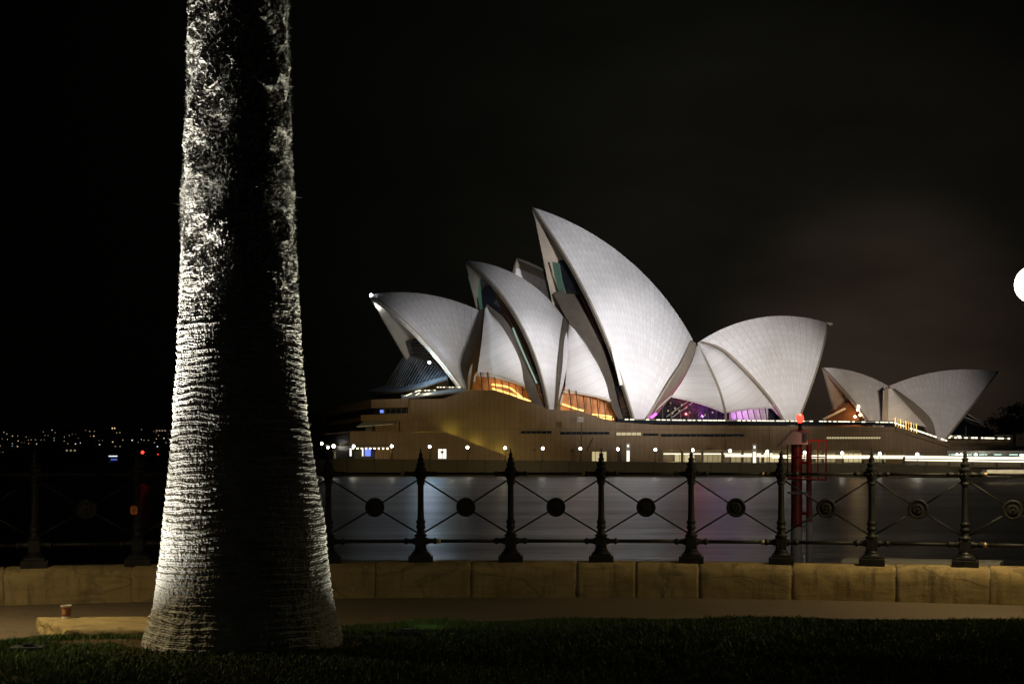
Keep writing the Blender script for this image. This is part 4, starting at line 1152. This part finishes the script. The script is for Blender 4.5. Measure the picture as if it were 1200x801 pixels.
# ------------------------------------------------------------------ near sandstone wall, block by block
wall = empty("harbour_wall", (0, wall_y(0), 0)); tag(wall, "low curved sandstone block wall with rounded top carrying the iron railing", "wall")
def px2x(px, dep_fn=wall_y):
    x = (px - 600) / F * 16.3
    for _ in range(6): x = (px - 600) / F * dep_fn(x)
    return x
joints_px = [-330, -210, -100, 5, 155, 290, 440, 552, 676, 745, 819, 928, 1050, 1160, 1290, 1400]
jx = [px2x(p) for p in joints_px]
WT, WH = .50, .40
WP = [(0.0, -.05), (0.0, .08), (.002, .2), (.006, .27), (.025, .335), (.065, .378), (.12, .397), (.25, .402), (.38, .397), (.45, .37), (.49, .31), (.50, .2), (.50, -.05)]
for k in range(len(jx) - 1):
    x0, x1 = jx[k] + .006, jx[k + 1] - .006
    nseg = 60; V = []; Fs = []
    pr2 = random.Random(100 + k); oy = pr2.uniform(-.005, .005); oz = pr2.uniform(-.006, .008)
    for i in range(nseg + 1):
        x = x0 + (x1 - x0) * i / nseg
        e = min(i, nseg - i); inset = .009 if e == 0 else (.002 if e == 1 else 0)
        sl = (wall_y(x + .01) - wall_y(x - .01)) / .02
        nx_, ny_ = -sl / math.hypot(1, sl), 1 / math.hypot(1, sl)
        for (d, z) in WP:
            rough = .004 * math.sin(x * 17 + z * 23 + k) + .003 * math.sin(x * 41 - z * 31)
            dd = d + oy + rough + (inset if d < .25 else -inset)
            V.append((x + nx_ * dd, wall_y(x) + ny_ * dd, z + oz * (z > .1) - (inset if z > .3 else 0)))
    n = len(WP)
    for i in range(nseg):
        for j in range(n - 1): Fs.append((i * n + j, (i + 1) * n + j, (i + 1) * n + j + 1, i * n + j + 1))
    Fs.append(tuple(range(n))); Fs.append(tuple(nseg * n + j for j in range(n - 1, -1, -1)))
    b = MB(); b.add(V, Fs); o = b.build("stone_block", M['stone'], wall, loc=((x0 + x1) / 2, wall_y((x0 + x1) / 2), 0)); smooth_angle(o, 50)

# mortar bed closing the joints (kept just inside the blocks)
b = MB(); V = []; Fs = []
mp = [(.022, -.05), (.022, .28), (.050, .342), (.12, .376), (.38, .376), (.47, .3), (.47, -.05)]
xs2 = [jx[0] + (jx[-1] - jx[0]) * i / 160 for i in range(161)]
for x in xs2:
    sl = (wall_y(x + .01) - wall_y(x - .01)) / .02; nx_, ny_ = -sl / math.hypot(1, sl), 1 / math.hypot(1, sl)
    for d, z in mp: V.append((x + nx_ * d, wall_y(x) + ny_ * d, z))
n = len(mp)
for i in range(160):
    for j in range(n - 1): Fs.append((i * n + j, (i + 1) * n + j, (i + 1) * n + j + 1, i * n + j + 1))
b.add(V, Fs); b.build("mortar", simple("mortar", (.30, .25, .17), .9, 0, 20, .2), wall)

# ------------------------------------------------------------------ cast iron railing on the wall
rail = empty("iron_railing", (0, wall_y(0) + .25, .4)); tag(rail, "black cast iron railing of spiked posts and crossed rods on the sandstone wall", "railing")
def post_c(x):
    return Vector((x, wall_y(x) + .245, .398))
post_px = [-225, -84, 40, 161, 274, 385, 493, 598.5, 704.5, 810, 915.5, 1021.5, 1131, 1244, 1360]
posts = []
for p in post_px:
    x = (p - 600) / F * 16.5
    for _ in range(6): x = (p - 600) / F * (wall_y(x) + .245)
    posts.append(x)
PROF = [(.075, .125), (.078, .14), (.066, .155), (.064, .29), (.072, .30), (.072, .315), (.05, .33), (.043, .345), (.043, .385), (.052, .39), (.055, .41), (.046, .425), (.046, .445), (.054, .455), (.054, .475), (.040, .49),
        (.036, .55), (.035, .70), (.034, .86), (.034, .90), (.046, .905), (.048, .925), (.041, .935), (.043, .955), (.056, .975), (.060, .99), (.060, 1.06), (.066, 1.065), (.066, 1.085), (.046, 1.098), (.046, 1.125), (.053, 1.13), (.053, 1.145), (.034, 1.155), (.030, 1.185), (.037, 1.192), (.037, 1.203), (.022, 1.212), (.019, 1.24), (.025, 1.246), (.025, 1.254), (.012, 1.265), (.003, 1.325)]
proto_post = None
def tangent(x):
    sl = (wall_y(x + .01) - wall_y(x - .01)) / .02; return math.atan(sl)
for x in posts:
    c = post_c(x)
    if proto_post is None:
        b = MB(); b.lathe(PROF, (0, 0, 0), 20)
        po = b.build("post", M['iron'], None); smooth_angle(po, 35)
        q = MB(); q.box((0, 0, .03), (.285, .285, .08)); q.box((0, 0, .0835), (.225, .225, .027)); q.lathe([(.105, .097), (.10, .105), (.078, .128)], (0, 0, 0), 20)
        pb = q.build("base", M['iron'], None); bevel(pb, .006, 2)
        q = MB()
        for k in range(8):
            a = k * math.pi / 4; q.sphere((math.cos(a) * .062, math.sin(a) * .062, 1.025), .014, 8, 6)
        pc = q.build("collar_beads", M['iron'], None, smooth=True)
        q = MB(); q.box((0, 0, .225), (.125, .125, .13)); ped = q.build("pedestal", M['iron'], None); bevel(ped, .008, 2)
        proto_post = (po, pb, pc, ped); first = True
    else: first = False
    o = proto_post[0] if first else proto_post[0].copy()
    if not first: COL.objects.link(o)
    o.parent = rail; o.location = c - rail.location; o.rotation_euler.z = tangent(x)
    for s_ in proto_post[1:]:
        s = s_ if first else s_.copy()
        if not first: COL.objects.link(s)
        s.parent = o; s.location = (0, 0, 0)
def coupler(end, d, rad, brass=False):
    b_ = MB(); s = rad
    a = d.normalized()
    prof = [(.05, s * 1.7), (.075, s * 2.1), (.10, s * 1.4), (.15, s * 1.35), (.16, s * 1.9), (.175, s * 1.9), (.185, s * 1.3), (.20, s * 1.2)]
    b_.tube([end + a * t_ for t_, _ in prof], [r_ for _, r_ in prof], 12)
    o = b_.build("coupler", M['iron'], rail, smooth=True)
    if brass:
        b_ = MB(); b_.tube([end + a * .192, end + a * .235], s * 1.45, 12); b_.build("brass_ferrule", M['brass'], o, smooth=True)
M['brass'] = simple("worn_brass", (.42, .33, .16), .45, .5, 12, .3)
brass_set = {(5, 0, -1), (6, 0, 1), (6, 1, -1), (10, 0, -1), (10, 1, -1), (12, 1, 1), (12, 0, 1), (8, 1, -1)}
for k in range(len(posts) - 1):
    a, c = post_c(posts[k]), post_c(posts[k + 1])
    for lv, (h, r_) in enumerate(((.24, .021), (1.025, .0165))):
        p, q = a + Vector((0, 0, h)), c + Vector((0, 0, h)); d = (q - p).normalized()
        b = MB(); b.tube([p + d * .06, q - d * .06], r_, 12); b.build("rail", M['iron'], rail, smooth=True)
        coupler(p, d, r_ * .98, (k, lv, 1) in brass_set); coupler(q, -d, r_ * .98, (k + 1, lv, -1) in brass_set)
    m_ = (a + c) / 2 + Vector((0, 0, .635))
    for (s0, h) in ((a, .975), (a, .315), (c, .975), (c, .315)):
        e = s0 + Vector((0, 0, h)); d = (m_ - e).normalized()
        b = MB(); b.tube([e + d * .03, m_ - d * .085], .0098, 8); b.build("brace_rod", M['iron'], rail, smooth=True)
    b = MB(); b.lathe([(.0, -.028), (.10, -.028), (.112, -.018), (.112, .018), (.104, .026), (.088, .026), (.082, .018), (.06, .018), (.056, .030), (.036, .034), (.032, .026), (.014, .026), (.012, .044), (.002, .048)], m_, 32, axis='Y')
    o = b.build("boss", M['iron'], rail, loc=m_); smooth_angle(o, 30); o.rotation_euler.z = tangent((a.x + c.x) / 2)
# small orange disc plate on the post left of the palm
x = posts[3]; c = post_c(x) + Vector((-.025, -.062, .62))
pl = MB()
N_ = 28; out = []
for k in range(N_):
    a = 2 * math.pi * k / N_; e = .62
    out.append((abs(math.cos(a)) ** e * (1 if math.cos(a) >= 0 else -1) * .041, abs(math.sin(a)) ** e * (1 if math.sin(a) >= 0 else -1) * .05))
V = [(c.x + u, c.y, c.z + w) for u, w in out] + [(c.x + u, c.y + .012, c.z + w) for u, w in out]
pl.add(V, [tuple(range(N_)), tuple(range(2 * N_ - 1, N_ - 1, -1))] + [(i, (i + 1) % N_, N_ + (i + 1) % N_, N_ + i) for i in range(N_)])
plate = pl.build("marker_plate", M['orange'], None, loc=c); tag(plate, "small orange rounded plate fixed to the railing post left of the palm", "plate")
b = MB(); b.tube([(c.x - .017, c.y - .003, c.z - .022), (c.x, c.y - .003, c.z + .03), (c.x + .017, c.y - .003, c.z - .022)], .004, 6); b.tube([(c.x - .010, c.y - .003, c.z - .003), (c.x + .010, c.y - .003, c.z - .003)], .004, 6)
b.build("letter_mark", M['black'], plate)

# ------------------------------------------------------------------ stone slab and paper cup
sf0, sf1 = 12.28, 13.22
b = MB(); ST = .135
def slab_pts(z, ins=0.0):
    return [Vector((-4.42 + ins, sf1 - ins, z)), Vector((-3.86 + ins, sf0 + ins, z)), Vector((-1.75, sf0 + .12 + ins, z)), Vector((-1.75, sf1 + .18 - ins, z))]
NXs = 40
def edge_ring(z, ins):
    p = slab_pts(z, ins); ring = []
    for i in range(4):
        for k in range(NXs):
            q = p[i].lerp(p[(i + 1) % 4], k / NXs)
            amp = .012 if z < ST - .03 else .003
            q = q + Vector((math.sin(q.x * 31 + q.z * 60) * amp, math.sin(q.x * 23 + q.y * 19 + q.z * 70) * amp, 0)); ring.append(q)
    return ring
levels = [(-.05, 0), (.0, 0), (.03, -.004), (.06, .003), (.09, -.003), (.115, .002), (.13, .012), (ST, .03)]
V = []; Fs = []
for z, ins in levels: V += edge_ring(z, ins)
n = 4 * NXs
for l in range(len(levels) - 1):
    for k in range(n): Fs.append((l * n + k, l * n + (k + 1) % n, (l + 1) * n + (k + 1) % n, (l + 1) * n + k))
Fs.append(tuple((len(levels) - 1) * n + k for k in range(n)))
b.add(V, Fs); slabo = b.build("stone_slab", M['stone'], None, loc=(-3.1, 12.8, 0)); smooth_angle(slabo, 45)
tag(slabo, "low rough sandstone slab lying beside the palm's left foot with a paper cup on it", "stone slab")
cp = at(77.5, 723.3, 13.12); cz0 = ST + .002
cup = empty("paper_cup", (cp.x, cp.y, cz0)); tag(cup, "brown and white takeaway paper cup standing on the stone slab", "cup")
b = MB(); b.lathe([(.0005, .003), (.033, .003), (.036, .0), (.0365, .012), (.048, .112), (.0495, .114), (.0495, .118), (.047, .118), (.0455, .110), (.034, .008), (.0005, .008)], (cp.x, cp.y, cz0), 40, cap=False)
smooth_angle(b.build("cup_body", M['white'], cup), 40)
b = MB(); b.lathe([(.0375, .016), (.0482, .104)], (cp.x, cp.y, cz0), 40, cap=False); b.build("sleeve", M['cupred'], cup, smooth=True)
for z, w_ in ((.078, .9), (.068, .9), (.058, .7), (.050, .9), (.042, .8)):
    V = []; Fs = []
    for k in range(15):
        a = -math.pi / 2 - w_ / 2 - .15 + w_ * k / 14; r_ = .0375 + (z - .016) * .1216 + .0006
        for dz in (-.0022, .0022): V.append((cp.x + math.cos(a) * (r_ + dz * .12), cp.y + math.sin(a) * (r_ + dz * .12), cz0 + z + dz))
    for k in range(14): Fs.append((2 * k, 2 * k + 2, 2 * k + 3, 2 * k + 1))
    b = MB(); b.add(V, Fs); b.build("print_line", M['cupink'], cup)

# ------------------------------------------------------------------ palm
palm = empty("palm_tree", (TX, TY, 0)); tag(palm, "thick palm trunk with shaggy ringed bark, lit from both sides by ground lights", "palm tree")
def vnoise(u, v, nu, nv, seed, wrap=True):
    """smooth value noise sampled at u in [0,1) (wraps) and v in [0,1]"""
    g_ = np.random.default_rng(seed).random((nv + 2, nu))
    x_ = u * nu; y_ = v * nv
    xi = np.floor(x_).astype(int); yi = np.clip(np.floor(y_).astype(int), 0, nv)
    fx = x_ - xi; fy = y_ - yi
    fx = fx * fx * (3 - 2 * fx); fy = fy * fy * (3 - 2 * fy)
    x0 = xi % nu; x1 = (xi + 1) % nu; y1 = np.clip(yi + 1, 0, nv + 1)
    return (g_[yi, x0] * (1 - fx) + g_[yi, x1] * fx) * (1 - fy) + (g_[y1, x0] * (1 - fx) + g_[y1, x1] * fx) * fy
HT = 12.5
prof_px = [(765, 170, 400), (755, 173, 398), (740, 176.5, 395.5), (720, 180, 392), (700, 183.5, 389), (660, 187.5, 385.5), (620, 192, 380), (560, 199, 371), (500, 204, 362), (400, 209, 352.5), (330, 212, 349), (240, 213.5, 344.5), (150, 217, 342), (100, 218.5, 341), (0, 221, 339)]
dT = TY - .55
zs = []; rl = []; cxs = []
for py, l, r_ in prof_px:
    zz = CZ + (HY - py) / F * dT if py < 740 else None
    d_ = TY
    zz = CZ + (HY - py) / F * (TY - (r_ - l) / 2 / F * TY * (1 if py > 735 else 0))
    zs.append(zz); rl.append((r_ - l) / 2 / F * d_); cxs.append(((l + r_) / 2 - 600) / F * d_ - TX)
zs = [min(zs) - .25] + zs + [HT]; rl = [rl[0] * 1.04] + rl + [rl[-1] * .97]; cxs = [cxs[0]] + cxs + [cxs[-1]]
NA, NZ = 900, 2000
zmax_detail = 5.9
zl = np.concatenate([np.linspace(zs[0], zmax_detail, NZ - 60), np.linspace(zmax_detail, HT, 61)[1:]])
NZ = len(zl)
rad = np.interp(zl, zs, rl); cxz = np.interp(zl, zs, cxs)
k5 = np.ones(81) / 81; pad = np.pad(rad, 40, mode='edge'); rad = np.convolve(pad, k5, 'valid')
A_ = (np.arange(NA) / NA)[None, :] * np.ones((NZ, 1)); Z_ = zl[:, None] * np.ones((1, NA)); Vn = (Z_ - zl[0]) / (zl[-1] - zl[0])
warp = (vnoise(A_, Vn, 9, 60, 1) - .5) * .038 + (vnoise(A_, Vn, 24, 170, 2) - .5) * .028 + (vnoise(A_, Vn, 80, 300, 12) - .5) * .008
zz = Z_ + warp
up = np.clip((Z_ - 2.3) / 1.6, 0, 1); up = up * up * (3 - 2 * up)        # shaggier towards the top
def saw(q):
    f_ = q - np.floor(q); return np.where(f_ < .72, f_ / .72, (1 - f_) / .28)
amp1 = .35 + 1.3 * vnoise(A_, Vn, 14, 120, 3) ** 1.4
rings = saw(zz / .058) * .0105 * amp1 + saw(zz / .0205 + 3 * vnoise(A_, Vn, 6, 40, 4)) * .0058
fib = (vnoise(A_, Vn, 300, 700, 5) - .5) * .0085 + (vnoise(A_, Vn, 450, 240, 6) - .5) * .008
wu = A_ + (vnoise(A_, Vn, 40, 180, 31) - .5) * .030; wv2 = np.clip(Vn + (vnoise(A_, Vn, 26, 130, 32) - .5) * .012 + (vnoise(A_, Vn, 90, 300, 33) - .5) * .004, 0, 1); wu = wu - np.floor(wu)
def ridge(q): return 1 - np.abs(2 * q - 1)
patchy = np.clip((vnoise(A_, Vn, 12, 70, 34) - .3) * 2.2, 0, 1)
lump = (vnoise(wu, wv2, 20, 110, 7) - .5) * .066 + (ridge(vnoise(wu, wv2, 56, 460, 8)) - .5) * .040 * (.35 + patchy) + (ridge(vnoise(wu, wv2, 150, 1100, 9)) - .5) * .016 + (ridge(vnoise(wu, wv2, 330, 420, 35)) - .5) * .012
low = (vnoise(A_, Vn, 10, 40, 10) - .5) * .022
band = np.exp(-((Z_ - CZ - (HY - 232) / F * TY) / .10) ** 2) * .016
rad2 = rad[:, None] + rings * (1 - .55 * up) + fib * (1 + .5 * up) + lump * (.12 + .88 * up) + low + band - .012 - .037 * up
foot = np.clip((.55 - Z_) / .7, 0, 1)
rad2 += foot * .02 * (np.sin(A_ * 2 * math.pi * 26 + 3 * vnoise(A_, Vn, 8, 30, 13)) * .5)
th = A_ * 2 * math.pi
co = np.stack([cxz[:, None] + np.cos(th) * rad2, np.sin(th) * rad2, Z_], -1).reshape(-1, 3)
ii = np.arange((NZ - 1) * NA); rI = ii // NA; cI = ii % NA
quads = np.stack([rI * NA + cI, rI * NA + (cI + 1) % NA, (rI + 1) * NA + (cI + 1) % NA, (rI + 1) * NA + cI], 1)
trunk = mesh_np("trunk", co, quads.ravel(), np.arange(len(quads)) * 4, np.full(len(quads), 4), M['bark'])
trunk.parent = palm
# frayed fibres standing off the bark
NFb = 26000
fz = np.concatenate([rng.uniform(0.3, 5.7, 7000), rng.uniform(2.6, 5.7, 15000), rng.normal(CZ + (HY - 232) / F * TY, .09, 4000)])
fa = rng.uniform(0, 2 * math.pi, NFb)
ri = np.interp(fz, zl, rad); cxi = np.interp(fz, zl, cxs and cxz)
Lf = rng.uniform(.008, .026, NFb) * (1 + .9 * np.clip((fz - 2.6) / 2, 0, 1)) * rng.choice([.8, .9, 1, 1.4], NFb)
Lf[22000:] *= 1.6
out = np.stack([np.cos(fa), np.sin(fa), 0 * fa], 1); tng = np.stack([-np.sin(fa), np.cos(fa), 0 * fa], 1)
dirv = out * rng.uniform(.04, .42, NFb)[:, None] + np.array([0, 0, 1.0])[None] * rng.uniform(-.8, .6, NFb)[:, None] + tng * rng.uniform(-1, 1, NFb)[:, None]
dirv /= np.linalg.norm(dirv, axis=1)[:, None]
offr = rng.uniform(-.014, .006, NFb) - .012 * np.clip((fz - 2.6) / 1.6, 0, 1)
p0 = np.stack([cxi + np.cos(fa) * (ri + offr), np.sin(fa) * (ri + offr), fz], 1)
side = np.cross(dirv, out); side /= (np.linalg.norm(side, axis=1)[:, None] + 1e-9); wv = rng.uniform(.0006, .0022, NFb)[:, None]
fv = np.stack([p0 + side * wv, p0 - side * wv, p0 + dirv * Lf[:, None]], 1).reshape(-1, 3)
fibres = mesh_np("fibres", fv, np.arange(NFb * 3), np.arange(NFb) * 3, np.full(NFb, 3), M['bark']); fibres.parent = palm
fibres['kind'] = 'stuff'
# crown above the frame
b = MB(); rc = random.Random(5)
for k in range(46):
    a = k * 2.399; el = R(75 - k * 2.6); Lr = rc.uniform(3.2, 4.2)
    pts = []; p = Vector((math.cos(a) * .25, math.sin(a) * .25, HT - .1)); dr = Vector((math.cos(a) * math.cos(el), math.sin(a) * math.cos(el), math.sin(el)))
    for s in range(10):
        pts.append(p.copy()); p = p + dr * Lr / 9; dr = (dr + Vector((0, 0, -.13))).normalized()
    b.tube([q + Vector((TX, TY, 0)) for q in pts], [.05 - .0045 * s for s in range(10)], 5)
    for s in range(1, 28):
        f_ = s / 28 * 8.99; i = int(f_); q = pts[i].lerp(pts[min(9, i + 1)], f_ - i); dd = (pts[min(9, i + 1)] - pts[i]).normalized()
        sd = dd.cross(Vector((0, 0, 1))).normalized()
        for sg in (-1, 1):
            tip = q + sd * sg * .5 * math.sin(.3 + 2.6 * s / 28) + dd * .25 - Vector((0, 0, .12))
            w_ = dd * .022
            b.add([q - w_ + Vector((TX, TY, 0)), q + w_ + Vector((TX, TY, 0)), tip + Vector((TX, TY, 0))], [(0, 1, 2)])
b.build("crown", M['leaf'], palm, recalc=False)

# ground lights: flat housings with a lens, on either side of the trunk
def uplight(x, y, rz, lb, beams, tgt, col):
    z = lawn_z(x, y)
    t = empty("ground_light", (x, y, z)); tag(t, lb, "ground light")
    b_ = MB(); b_.box((x, y, z + .005), (.27, .17, .07), rz, taper=.93); o = b_.build("housing", M['black'], t); bevel(o, .006)
    b_ = MB(); b_.lathe([(.055, z + .051), (.06, z + .056), (.05, z + .058), (.001, z + .058)], (x, y, 0), 20, cap=False); b_.build("lens", M['glass'], t)
    b_ = MB(); b_.lathe([(.004, z + .05), (.009, z + .06), (.006, z + .068), (.001, z + .07)], (x + .075, y - .06, 0), 10, cap=False); b_.build("screw_cap", M['steelb'], t)
    for kk, (pw, tz, sp, bl) in enumerate(beams):
        lamp("uplight_beam", 'SPOT', (x, y, z + .09 + kk * .01), pw, col, target=(tgt[0], tgt[1], tz), spot=sp, blend=bl, radius=.05)
M['steelb'] = simple("bright_steel", (.7, .7, .68), .25, .9, 20, .1)
uplight(-3.92, 11.52, .1, "flat black ground light in the grass left of the palm foot", ((560, 3.3, 112, 1.0), (3900, 5.6, 46, .9)), (TX - .3, TY - .1), (1.0, .975, .90))
uplight(-.92, 12.58, .0, "flat black ground light in the grass right of the palm foot", ((230, 3.1, 114, 1.0), (1300, 5.6, 46, .9)), (TX + .35, TY), (1.0, .985, .82))
lamp("uplight_spill", 'SPOT', (-.84, 12.64, .22), 1.3, (.75, 1, .70), target=(-.5, 13.7, .05), spot=80, blend=.8, radius=.04)

# ------------------------------------------------------------------ path lamps (right one half in view; its twin stands left of the frame)
def path_lamp(x, y, zc, lb, power, rg=.2, col=(1, .79, .42), down=0):
    t = empty("path_lamp", (x, y, 0)); tag(t, lb, "street lamp")
    b_ = MB(); b_.lathe([(.10, 0), (.10, .12), (.075, .2), (.065, .9), (.075, .94), (.05, 1.0), (.042, zc - rg - .2), (.06, zc - rg - .16), (.10, zc - rg - .05), (.11, zc - rg + .03)], (x, y, 0), 16); smooth_angle(b_.build("post", M['iron'], t))
    b_ = MB(); b_.sphere((x, y, zc), rg, 32, 20); b_.build("globe", M['globe'], t, smooth=True)
    b_ = MB(); b_.lathe([(.07, zc + rg - .03), (.05, zc + rg + .02), (.015, zc + rg + .06), (.004, zc + rg + .11)], (x, y, 0), 12); b_.build("cap", M['iron'], t)
    if down: lamp("lamp_light", 'SPOT', (x, y, zc - rg - .3), power, col, target=(x + .55, y + .1, 0), spot=down, blend=.85, radius=.2)
    else: lamp("lamp_light", 'SPOT', (x, y, zc - rg - .3), power, col, target=(x - .35, y + .1, 0), spot=158, blend=.55, radius=.2)
g0 = at(1212, 333, 15.0)
path_lamp(g0.x, g0.y, g0.z, "street lamp with round glowing globe at the right edge beside the wall", 330)
path_lamp(-5.9, 12.1, 3.4, "twin street lamp with round globe left of the stone slab", 620, down=130)
